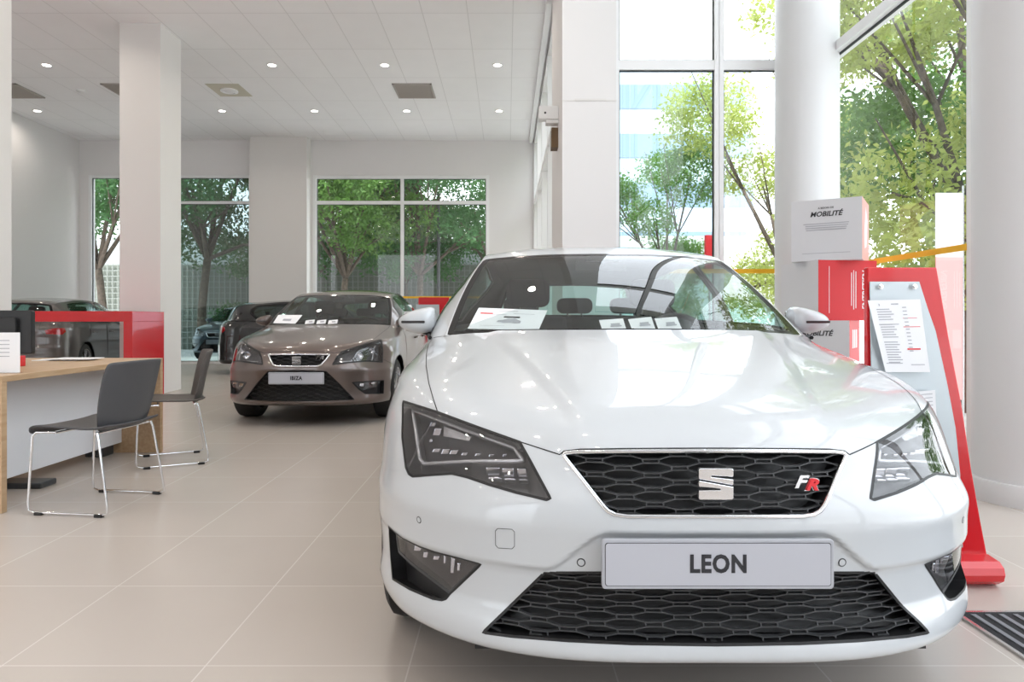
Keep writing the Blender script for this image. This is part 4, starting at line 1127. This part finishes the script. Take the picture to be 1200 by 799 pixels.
# ------------------------------------------------------------------ desk group
d = thing('reception_desk', 'oak-topped desk with a white front panel at the left edge', 'desk', (-3.2, 4.4, 0))
b = MB(); b.box(-.75, .55, -.82, .86, .688, .722); b.build('desktop', M['wood'], d, bevel=.003)
b = MB(); b.box(-.75, .55, .82, .86, 0, .688); b.build('end_panel', M['wood'], d, bevel=.002)
b = MB(); b.box(-.75, .55, -.82, -.78, 0, .688); b.build('end_panel', M['wood'], d, bevel=.002)
b = MB(); b.box(.235, .255, -.78, .82, .08, .688); b.build('modesty_panel', M['white_gloss'], d, bevel=.002)
def chair(label, loc, rz, m):
    c = thing('visitor_chair', label, 'chair', loc, rz, 'grey shell chairs at the desk')
    # seat: rows front to back, columns across
    def shell(name, prof, wf, m, th, curv):
        nr, nc = len(prof), 13; vs = []
        for r, (y, z, hw) in enumerate(prof):
            for k in range(nc):
                s = -1+2*k/(nc-1); cy, cz = curv(s, r/(nr-1)); vs.append((hw*s, y+cy, z+cz))
        fs = [(r*nc+k, r*nc+k+1, (r+1)*nc+k+1, (r+1)*nc+k) for r in range(nr-1) for k in range(nc-1)]
        o = mesh_obj(name, vs, fs, m, c, True)
        so_ = o.modifiers.new('t', 'SOLIDIFY'); so_.thickness = th; so_.offset = 0
        sb = o.modifiers.new('s', 'SUBSURF'); sb.levels = 1; sb.render_levels = 2
        return o
    seatp = [(-.235, .405, .225), (-.24, .435, .23), (-.215, .452, .235), (-.12, .45, .235), (0, .442, .235), (.10, .438, .23), (.17, .445, .225), (.20, .46, .22)]
    shell('seat', seatp, 0, m, .014, lambda s, r: (0, .012*abs(s)**3-.018*(1-min(1, abs(s)*1.0))*0))
    backp = [(.17, .43, .175), (.185, .47, .205), (.20, .55, .222), (.215, .63, .228), (.232, .71, .230), (.252, .775, .226), (.262, .80, .215)]
    shell('backrest', backp, 0, m, .016, lambda s, r: (-.055*abs(s)**2.2, -.006*abs(s)**2))
    for sx_ in (1, -1):
        x = .225*sx_
        b = MB(); P = [(x*.93, -.10, .428), (x*.97, -.20, .428), (x, -.218, .41), (x*1.04, -.235, .06), (x*1.05, -.23, .022), (x*1.05, -.20, .012), (x*1.05, .19, .012), (x*1.05, .215, .02), (x*1.04, .215, .05), (x*.98, .155, .40), (x*.96, .145, .43)]
        b.tube(P, .0065, 10); b.build('sled_leg', M['chrome'], c, smooth='auto')
        for y in (-.17, .17):
            b = MB(); b.box(x*1.05-.012, x*1.05+.012, y-.022, y+.022, .0, .016); b.build('glide', M['black'], c, bevel=.003)
    b = MB(); b.tube([(-.21, -.10, .425), (.21, -.10, .425)], .0065, 8); b.tube([(-.215, .13, .425), (.215, .13, .425)], .0065, 8); b.build('cross_bars', M['chrome'], c)
    return c
chair('dark grey shell chair nearest the camera, drawn up to the desk', (-2.24, 3.77, 0), math.radians(-97), M['chair_shell'])
chair('dark grey shell chair seen edge-on by the far end of the desk', (-2.41, 4.93, 0), math.radians(-62), M['chair_shell_warm'])
mo = thing('computer_monitor', 'black monitor on a red stand at the left edge of the desk', 'monitor', (-3.35, 4.38, .722), math.radians(4))
b = MB(); b.prism(rrect(-.26, .30, .075, .355, .012), -.02, .02); b.prism(rrect(-.20, .22, .13, .31, .02), -.05, -.018); b.build('screen_housing', M['black'], mo, bevel=.006)
b = MB(); b.box(-.06, .06, -.03, .03, .01, .16); b.build('stand_neck', M['black'], mo, bevel=.004)
b = MB(); b.prism(rrect(-.12, .12, -.09, .09, .02), 0, .012, axis='z'); b.build('stand_base', M['black'], mo)
o = MB().box(-3.155, -3.065, 4.27, 4.35, .722, .79).build('card_holder', M['red'], bevel=.004); tag(o, 'small red box standing under the right corner of the monitor', 'holder')
b = MB(); b.box(-2.93, -2.705, 3.79, 3.794, .724, .946); o = b.build('leaflet_stand', M['paper']); tag(o, 'white card standing on the desk in front of the monitor', 'leaflet stand')
b = MB()
for k in range(5): b.box(-2.90, -2.76, 3.7885, 3.789, .90-k*.022, .904-k*.022)
b.build('printed_lines', M['ink_grey'], o); b = MB(); b.box(-2.93, -2.705, 3.76, 3.82, .722, .7245); b.build('stand_foot', M['clear_glass'], o)
for k, (x, y, r, z, lab) in enumerate(((-3.26, 5.0, .1, .722, 'lowest sheet in the little paper pile on the desk'), (-3.20, 5.02, -.15, .727, 'middle sheet in the little paper pile on the desk'), (-3.14, 4.97, .05, .732, 'top sheet in the little paper pile on the desk'))):
    b = MB(); b.box(-.15, .15, -.105, .105, 0, .0045); o = b.build('paper_sheets', M['paper']); o.location = (x, y, z); o.rotation_euler = (0, 0, r); tag(o, lab, 'papers', 'papers on the desk')
b = MB(); b.box(-3.12, -2.98, 5.04, 5.18, 0, .20); o = b.build('waste_bin', M['dark_grey'], bevel=.01); tag(o, 'dark box under the far end of the desk', 'bin')
b = MB(); b.box(-3.35, -2.80, 4.10, 4.25, 0, .035); o = b.build('foot_rest', M['dark_grey'], bevel=.008); tag(o, 'dark flat foot rest under the desk at the left edge', 'foot rest')
# red portal
r = thing('red_partition', 'red lacquered open frame standing in front of the middle pillar', 'partition', (-5.9, 8.8, 0))
b = MB(); b.box(-1.6, 1.28, -.38, .40, .99, 1.12); b.build('top_slab', M['red'], r, bevel=.003)
b = MB(); b.box(1.17, 1.28, -.38, .40, 0, .99); b.build('side_panel', M['red'], r, bevel=.003)
b = MB(); b.box(-1.6, -1.49, -.38, .40, 0, .99); b.build('side_panel', M['red'], r, bevel=.003)
# ------------------------------------------------------------------ red display stand by the white car
s = thing('display_stand', 'red curved stand with a silver panel of price sheets right of the white car', 'display stand', (0, 0, 0))
red_edge = [(1.675, 1.222), (1.70, 1.08), (1.725, .935), (1.775, .675), (1.81, .44), (1.845, .24), (1.872, .10), (1.876, .06)]
poly = [(1.405, .06), (1.405, 1.222)]+red_edge
b = MB(); b.prism(poly, 2.66, 2.69); b.build('red_backboard', M['red'], s, bevel=.004)
b = MB(); prof = [(2.60, .012), (2.575, .03), (2.568, .055), (2.575, .08), (2.60, .098), (2.66, .105), (2.90, .03), (2.92, .0), (2.62, 0)]; b.prism(prof, 1.405, 1.878, axis='x'); b.build('curved_foot', M['red'], s, bevel=.004)
pan = [(1.42, .14), (1.402, 1.165), (1.592, 1.165), (1.625, 1.06), (1.655, .975), (1.70, .77), (1.732, .60), (1.75, .42), (1.76, .14)]
b = MB(); b.prism(pan, 2.635, 2.641); b.build('silver_panel', M['silver_panel'], s)
for x, z in ((1.438, 1.145), (1.568, 1.145), (1.47, .2), (1.72, .2)):
    b = MB(); b.lathe([(0, 2.622), (.010, 2.624), (.011, 2.632), (.008, 2.634), (.008, 2.66)], (x, 0, z), 'y', 20); b.build('standoff_screw', M['chrome'], s, smooth='auto')
o, P = sheet('price_list', 'white printed price list fixed near the top of the silver display panel', None, [at(1017, 352, 2.60), at(1078.5, 350.5, 2.60), at(1090, 436, 2.615), at(1038, 436, 2.615)], cat='price list')
marks('text_lines', o, P, [(.18, .05, .2, .08), (.42, .05, .56, .065)]+[(.12, .12+k*.035, .12+.25+.1*((k*7) % 3)/3, .132+k*.035) for k in range(22) if k not in (5, 12)]+[(.62, .10+k*.05, .70, .112+k*.05) for k in range(13)]+[(.10, .33, .5, .34), (.06, .87, .42, .88), (.6, .89, .9, .9)], M['ink_grey'], .0015)
marks('red_lines', o, P, [(.58, .37, .92, .378), (.58, .67, .86, .69), (.60, .25, .88, .256)], M['ink_red'], .0015)
o, P = sheet('price_list', 'lower white price sheet on the silver panel, mostly behind the bonnet of the white car', None, [at(1058, 460, 2.615), at(1096, 457, 2.615), at(1100, 530, 2.625), at(1062, 530, 2.625)], cat='price list')
marks('text_lines', o, P, [(.5, .05+.06*k, .9, .06+.06*k) for k in range(9)], M['ink_grey'], .0015)
# ------------------------------------------------------------------ stacked service boxes
def carton(name, label, loc, rz, s, h, front, side, lines):
    c = thing(name, label, 'box', loc, rz, 'stacked showroom cubes')
    b = MB(); b.cur = 0; b.add([(-s, -s, 0), (s, -s, 0), (s, -s, h), (-s, -s, h)], [(0, 1, 2, 3)]); b.add([(-s, s, 0), (s, s, 0), (s, s, h), (-s, s, h)], [(0, 1, 2, 3)]); b.add([(-s, -s, h), (s, -s, h), (s, s, h), (-s, s, h)], [(0, 1, 2, 3)]); b.add([(-s, -s, 0), (s, -s, 0), (s, s, 0), (-s, s, 0)], [(0, 1, 2, 3)])
    b.cur = 1; b.add([(s, -s, 0), (s, s, 0), (s, s, h), (s, -s, h)], [(0, 1, 2, 3)]); b.add([(-s, -s, 0), (-s, s, 0), (-s, s, h), (-s, -s, h)], [(0, 1, 2, 3)])
    bm_ = b.build('box_body', [front, side], c); 
    lines(c, s, h); return c
card_w = mat('white_card', (.70, .70, .73), .5)
def mob(c, s, h):
    text_obj('small_heading', 'A BESOIN DE', .020, M['ink'], c, (0, -s-.001, h*.86), bold=.0004)
    text_obj('heading', 'MOBILITÉ', .056, M['ink'], c, (0, -s-.001, h*.76), bold=.0016, shear=.25)
    b = MB()
    for k, (x0, x1) in enumerate(((-.17, .17), (-.155, .165), (-.155, .155), (-.15, .15))): b.box(x0, x1, -s-.0012, -s-.0004, h*.60-k*.017, h*.60-k*.017+.007)
    b.box(-.18, .18, -s-.0012, -s-.0004, h*.12, h*.12+.004); b.build('text_lines', M['ink_grey'], c)
    b = MB(); b.prism([(-.1, h*.5), (0, h*.9), (.12, h*.7), (.05, h*.25), (-.08, h*.2)], s+.0005, s+.0015, axis='x'); b.build('side_print', M['paper'], c)
def red_lab(c, s, h):
    # red face turned to the camera with a white vertical heading
    text_obj('heading', 'ENTRETIEN', .062, M['paper'], c, (s+.0015, .155, h*.5), rot=(PI/2, -PI/2, PI/2), bold=.0012, shear=.2)
    b = MB()
    for k, (z0, z1) in enumerate(((.1, .40), (.09, .41), (.12, .39))): b.box(s+.0006, s+.0014, .07-k*.02, .076-k*.02, z0, z1)
    b.box(s+.0006, s+.0014, -.17, -.166, .06, .44); b.build('text_lines', M['paper'], c)
def low(c, s, h):
    text_obj('small_heading', 'A BESOIN DE', .020, M['ink'], c, (0, -s-.001, h*.88), bold=.0004)
    text_obj('heading', 'MOBILITÉ', .056, M['ink'], c, (.02, -s-.001, h*.79), bold=.0016, shear=.25)
    b = MB()
    for k in range(3): b.box(s+.0006, s+.0014, -.12+k*.09, -.06+k*.09, h*.55, h*.85)
    b.build('side_print', M['paper'], c)
pink = mat('pale_red_card', (.85, .42, .40), .4)  # paler red than the other box sides
carton('display_box', 'topmost cube, white with the word MOBILITÉ, in the stack by the far round column', (2.75, 5.80, 1.50), math.radians(-33), .265, .50, card_w, pink, mob)
carton('display_box', 'second cube down, turned to show a glossy red face, under the MOBILITÉ cube', (2.73, 5.82, 1.01), math.radians(-80), .265, .49, card_w, M['red_matt'], red_lab)
carton('display_box', 'third cube down, white with a red side, half hidden behind the bonnet', (2.66, 5.80, .505), math.radians(-35), .265, .505, card_w, M['red_matt'], low)
carton('display_box', 'bottom cube of the stack, hidden behind the white car', (2.68, 5.80, 0), math.radians(-30), .265, .505, card_w, M['red_matt'], low)
# ------------------------------------------------------------------ entrance mat
m = thing('entrance_mat', 'black and grey ribbed entrance mat at the lower right corner', 'mat', (1.56, 0, 0))
b = MB(); b.box(0, 1.35, .6, 2.36, .0005, .006); b.build('rubber_base', M['mat_black'], m)
b = MB()
for k in range(27): b.box(.03+k*.048, .03+k*.048+.017, .62, 2.34, .006, .010)
b.build('brush_strips', M['mat_grey'], m)
b = MB(); b.box(-.012, 0, .6, 2.372, .0005, .008); b.box(-.012, 1.35, 2.36, 2.372, .0005, .008); b.build('edge_trim', M['steel'], m)
# ------------------------------------------------------------------ far red totem
t = thing('display_stand', 'small red stand with a grey panel beyond the bronze-grey car', 'display stand', (-1.19, 11.2, 0))
b = MB(); b.prism([(-.28, 0), (-.26, 1.38), (.24, 1.38), (.30, 0)], 0, .03); b.build('red_backboard', M['red'], t)
b = MB(); b.prism([(-.25, .15), (-.30, 1.26), (.08, 1.26), (.12, .15)], -.02, -.014); b.build('silver_panel', M['silver_panel'], t)
b = MB(); b.box(-.28, .30, -.06, .25, 0, .04); b.build('foot', M['red'], t)
# ------------------------------------------------------------------ camera and bracket on the square pillar
t = thing('security_camera', 'white boxy sensor mounted on the side of the square pillar', 'security camera', (.573, 7.6, 3.23))
b = MB(); b.box(-.22, -.0, -.06, .06, .0, .15); b.build('camera_body', M['frame_white'], t, bevel=.01)
b = MB(); b.box(-.14, 0, -.05, .08, -.04, -.002); b.build('bracket', M['frame_white'], t, bevel=.004)
b = MB(); b.lathe([(0, -.062), (.012, -.062), (.012, -.058)], (-.15, 0, .07), 'y', 12); b.build('sensor_eye', M['black'], t)
b = MB(); b.box(.50, .573, 7.62, 7.80, 2.94, 3.16); o = b.build('junction_box', M['brown']); tag(o, 'small brown box on the side of the square pillar under the white sensor', 'junction box')
# ------------------------------------------------------------------ outdoors
o = MB().box(-60, 60, -40, 90, -.35, -.12).build('ground', M['pavement']); o['kind'] = 'structure'
def leaf_mesh(name, clusters, n, size, m, seed):
    rs = np.random.RandomState(seed); wts = np.array([c[3]*c[4]*c[5] for c in clusters]); wts = wts/wts.sum()
    ci = rs.choice(len(clusters), n, p=wts); V = []; cl = np.array(clusters)[ci]
    d = rs.normal(size=(n, 3)); d /= np.linalg.norm(d, axis=1)[:, None]; rad = rs.uniform(.25, 1, n)**.5
    # clumping
    cen = cl[:, :3]+d*rad[:, None]*cl[:, 3:6]
    k = max(8, n//45); seeds = cen[rs.choice(n, k)]; a = rs.choice(k, n)
    cen = np.where((rs.rand(n) < .75)[:, None], seeds[a]+rs.normal(scale=size*2.3, size=(n, 3)), cen)
    s = size*rs.uniform(.6, 1.3, n)
    a1 = rs.normal(size=(n, 3)); a1 /= np.linalg.norm(a1, axis=1)[:, None]; a2 = np.cross(a1, rs.normal(size=(n, 3))); a2 /= np.linalg.norm(a2, axis=1)[:, None]
    q = np.stack([cen-a1*s[:, None], cen+a2*.45*s[:, None], cen+a1*s[:, None], cen-a2*.45*s[:, None]], 1).reshape(-1, 3)
    me = bpy.data.meshes.new(name); me.vertices.add(4*n); me.vertices.foreach_set('co', q.ravel()); me.loops.add(4*n); me.loops.foreach_set('vertex_index', np.arange(4*n)); me.polygons.add(n)
    me.polygons.foreach_set('loop_start', np.arange(0, 4*n, 4)); me.materials.append(m); me.update(calc_edges=True); me.validate(); return me
def tree_meshes(seed, H, R_, n, size, m, low=.35):
    rs = random.Random(seed); cl = []
    for k in range(9):
        a = rs.uniform(0, 2*PI); r = R_*rs.uniform(.2, .75); z = H*rs.uniform(low, .95); cl.append((r*math.cos(a), r*math.sin(a), z, R_*rs.uniform(.3, .5), R_*rs.uniform(.3, .5), H*rs.uniform(.07, .14)))
    fol = leaf_mesh('foliage', cl, n, size, m, seed)
    b = MB(); th = H*.0135
    fork = (0.05*R_, 0, H*.3); b.tube([(0, 0, -.12), (.03, .02, H*.15), fork], [th*1.3, th, th*.9], 8)
    for c in cl:
        mid = ((fork[0]+c[0])/2+rs.uniform(-.2, .2), (fork[1]+c[1])/2, (fork[2]+c[2])/2-.05*H*0+rs.uniform(-.1, .2))
        b.tube([fork, mid, c[:3]], [th*.6, th*.4, th*.15], 6)
        for q in range(3):
            e = (c[0]+rs.uniform(-1, 1)*c[3], c[1]+rs.uniform(-1, 1)*c[4], c[2]+rs.uniform(-.6, 1)*c[5]); b.tube([mid, e], [th*.25, th*.08], 5)
    tr_ = b.build('trunk', M['bark'], smooth=True); me = tr_.data; bpy.data.objects.remove(tr_)
    return fol, me
def tree(ms, loc, rz, sc, label, group=None, mat_=None):
    t = thing('broadleaf_tree', label, 'tree', loc, rz, group); t.scale = (sc, sc, sc)
    f_ = bpy.data.objects.new('foliage', ms[0]); link(f_, t); k = bpy.data.objects.new('trunk', ms[1]); link(k, t)
    if mat_: f_.material_slots[0].link = 'OBJECT'; f_.material_slots[0].material = mat_
    return t
TA = tree_meshes(3, 7.5, 3.0, 26000, .07, M['leaf_a'], .42); TB = tree_meshes(11, 8, 3.2, 26000, .07, M['leaf_c'], .40)
TC = tree_meshes(5, 7.5, 2.6, 24000, .058, M['leaf_b'], .25)
tree(TA, (-5.0, 20.5, 0), .3, 1, 'green tree with a forked trunk behind the left half of the back window', 'trees behind the back windows')
tree(TB, (-2.7, 21.5, 0), 1.9, 1, 'deep green tree behind the right half of the back window', 'trees behind the back windows')
tree(TA, (-.2, 23, 0), 2.6, 1.0, 'tree at the right edge of the back window', 'trees behind the back windows', M['leaf_c'])
tree(TB, (-9.4, 21, 0), .9, 1.2, 'tree seen dimly through the tinted back window', 'trees behind the back windows')
tree(TA, (-11.8, 20.0, 0), 4.2, 1.1, 'leafy tree behind the leftmost narrow back window', 'trees behind the back windows', M['leaf_c'])
tree(TB, (-6.6, 23.8, 0), 3.3, 1.0, 'dark tree standing behind the left pane of the back window', 'trees behind the back windows')
tree(TA, (-3.6, 24.0, 0), 5.0, 1.0, 'tree filling the middle of the back window behind the nearer trunks', 'trees behind the back windows', M['leaf_c'])
tree(TC, (5.6, 8.4, 0), .4, 1, 'yellow-green tree close outside the right-hand glass', 'trees along the right side')
tree(TC, (7.8, 6.0, 0), 2.2, 1.1, 'tree reaching over the top of the right-hand glass', 'trees along the right side', M['leaf_a'])
tree(TC, (8.4, 12.0, 0), 3.6, 1.15, 'green tree behind the yellow-green one at the right', 'trees along the right side', M['leaf_a'])
tree(TC, (5.6, 14.0, 0), 5.1, .88, 'light green tree right of the square pillar, behind the narrow pane', 'trees along the right side')
tree(TC, (3.9, 16.8, 0), 1.1, .72, 'tree outside seen through the pane next to the square pillar', 'trees along the right side', M['leaf_a'])
tree(TC, (11.5, 8.5, 0), 4.0, 1.2, 'tree furthest to the right behind the right-hand glass', 'trees along the right side', M['leaf_a'])
b = MB(); b.box(-30, 4, 26, 26.3, -.12, 4.1); o = b.build('garden_wall', M['concrete']); tag(o, 'pale concrete wall across the street behind the back windows', 'wall')
t = thing('lattice_fence', 'grey metal lattice fence in front of the pale concrete wall', 'fence', (0, 25.6, 0))
b = MB()
for k in range(150): b.box(-28+k*.2, -28+k*.2+.03, 0, .03, -.12, 3.1)
for k in range(15): b.box(-28, 2, -.02, .0, .1+k*.21, .13+k*.21)
b.build('lattice', M['fence'], t); b = MB(); b.box(-28, 2, .1, .15, -.12, 3.05); b.build('backing_panel', mat('fence_backing', (.19, .21, .18), .8), t)
for i, x in enumerate((-9.5, -6.0, -2.2, .5)):
    me = leaf_mesh('low_shrub', [(0, 0, .8, .9, .5, .9), (.6, .2, .6, .6, .4, .7)], 2500, .07, M['leaf_c'], 40+i) if i == 0 else me
    o = bpy.data.objects.new('low_shrub', me); link(o); o.location = (x, 24.0, 0); o.rotation_euler = (0, 0, i); tag(o, ['low shrub under the tree seen through the tinted window', 'low shrub at the left of the back window', 'low shrub between the two trunks in the back window', 'low shrub at the right of the back window'][i], 'shrub', 'shrubs by the lattice fence')
o = MB().lathe([(.05, 0), (.05, 5)], (-2.1, 21, -.1), n=12).build('lamp_post', M['dark_grey']); tag(o, 'thin dark post between the trees behind the back window', 'post')
t = thing('office_building', 'pale blue office block seen through the pane beside the square pillar', 'building', (12, 46, 0))
b = MB(); b.box(-4.5, 4.5, 0, 8, -.1, 18); b.build('walls', mat('pale_blue_cladding', (.50, .58, .68), .5), t)
for k in range(5):
    b = MB(); b.box(-4.6, 4.6, -.08, -.01, 2+k*3.3, 3.6+k*3.3); b.build('window_band', mat('blue_glazing_%d' % k, (.22, .30, .40), .15), t)
t = thing('pale_annex', 'white rendered wall outside behind the yellow tape', 'building', (6.2, 19.5, 0))
b = MB(); b.box(-3.0, 3.5, 0, .3, -.1, 3.4); b.build('wall', M['bright_wall'], t)
b = MB(); b.box(-3.0, 3.5, -.02, 0, 1.6, 1.63); b.box(.1, .13, -.02, 0, -.1, 3.4); b.build('panel_joints', M['concrete'], t)
o = MB().box(3.5, 3.68, 12.0, 12.1, 1.9, 2.5).build('red_sign', M['red_matt']); tag(o, 'small red sign outside at the right of the pane beside the square pillar', 'sign')
b = MB(); b.tube([(3.59, 12.05, -.1), (3.59, 12.05, 1.95)], .03, 8); b.build('post', M['steel'], o)
t = thing('beach_flag', 'white and pink banner outside at the right edge of the glass', 'banner', (4.33, 6.7, -.12))
b = MB(); b.box(-.12, .14, 0, .01, 1.75, 2.38); b.build('upper_cloth', M['paper'], t); b = MB(); b.box(-.12, .14, 0, .01, .35, 1.75); b.build('lower_cloth', pink, t)
b = MB(); b.tube([(.15, .005, 0), (.15, .005, 2.45)], .012, 8); b.build('pole', M['steel'], t)
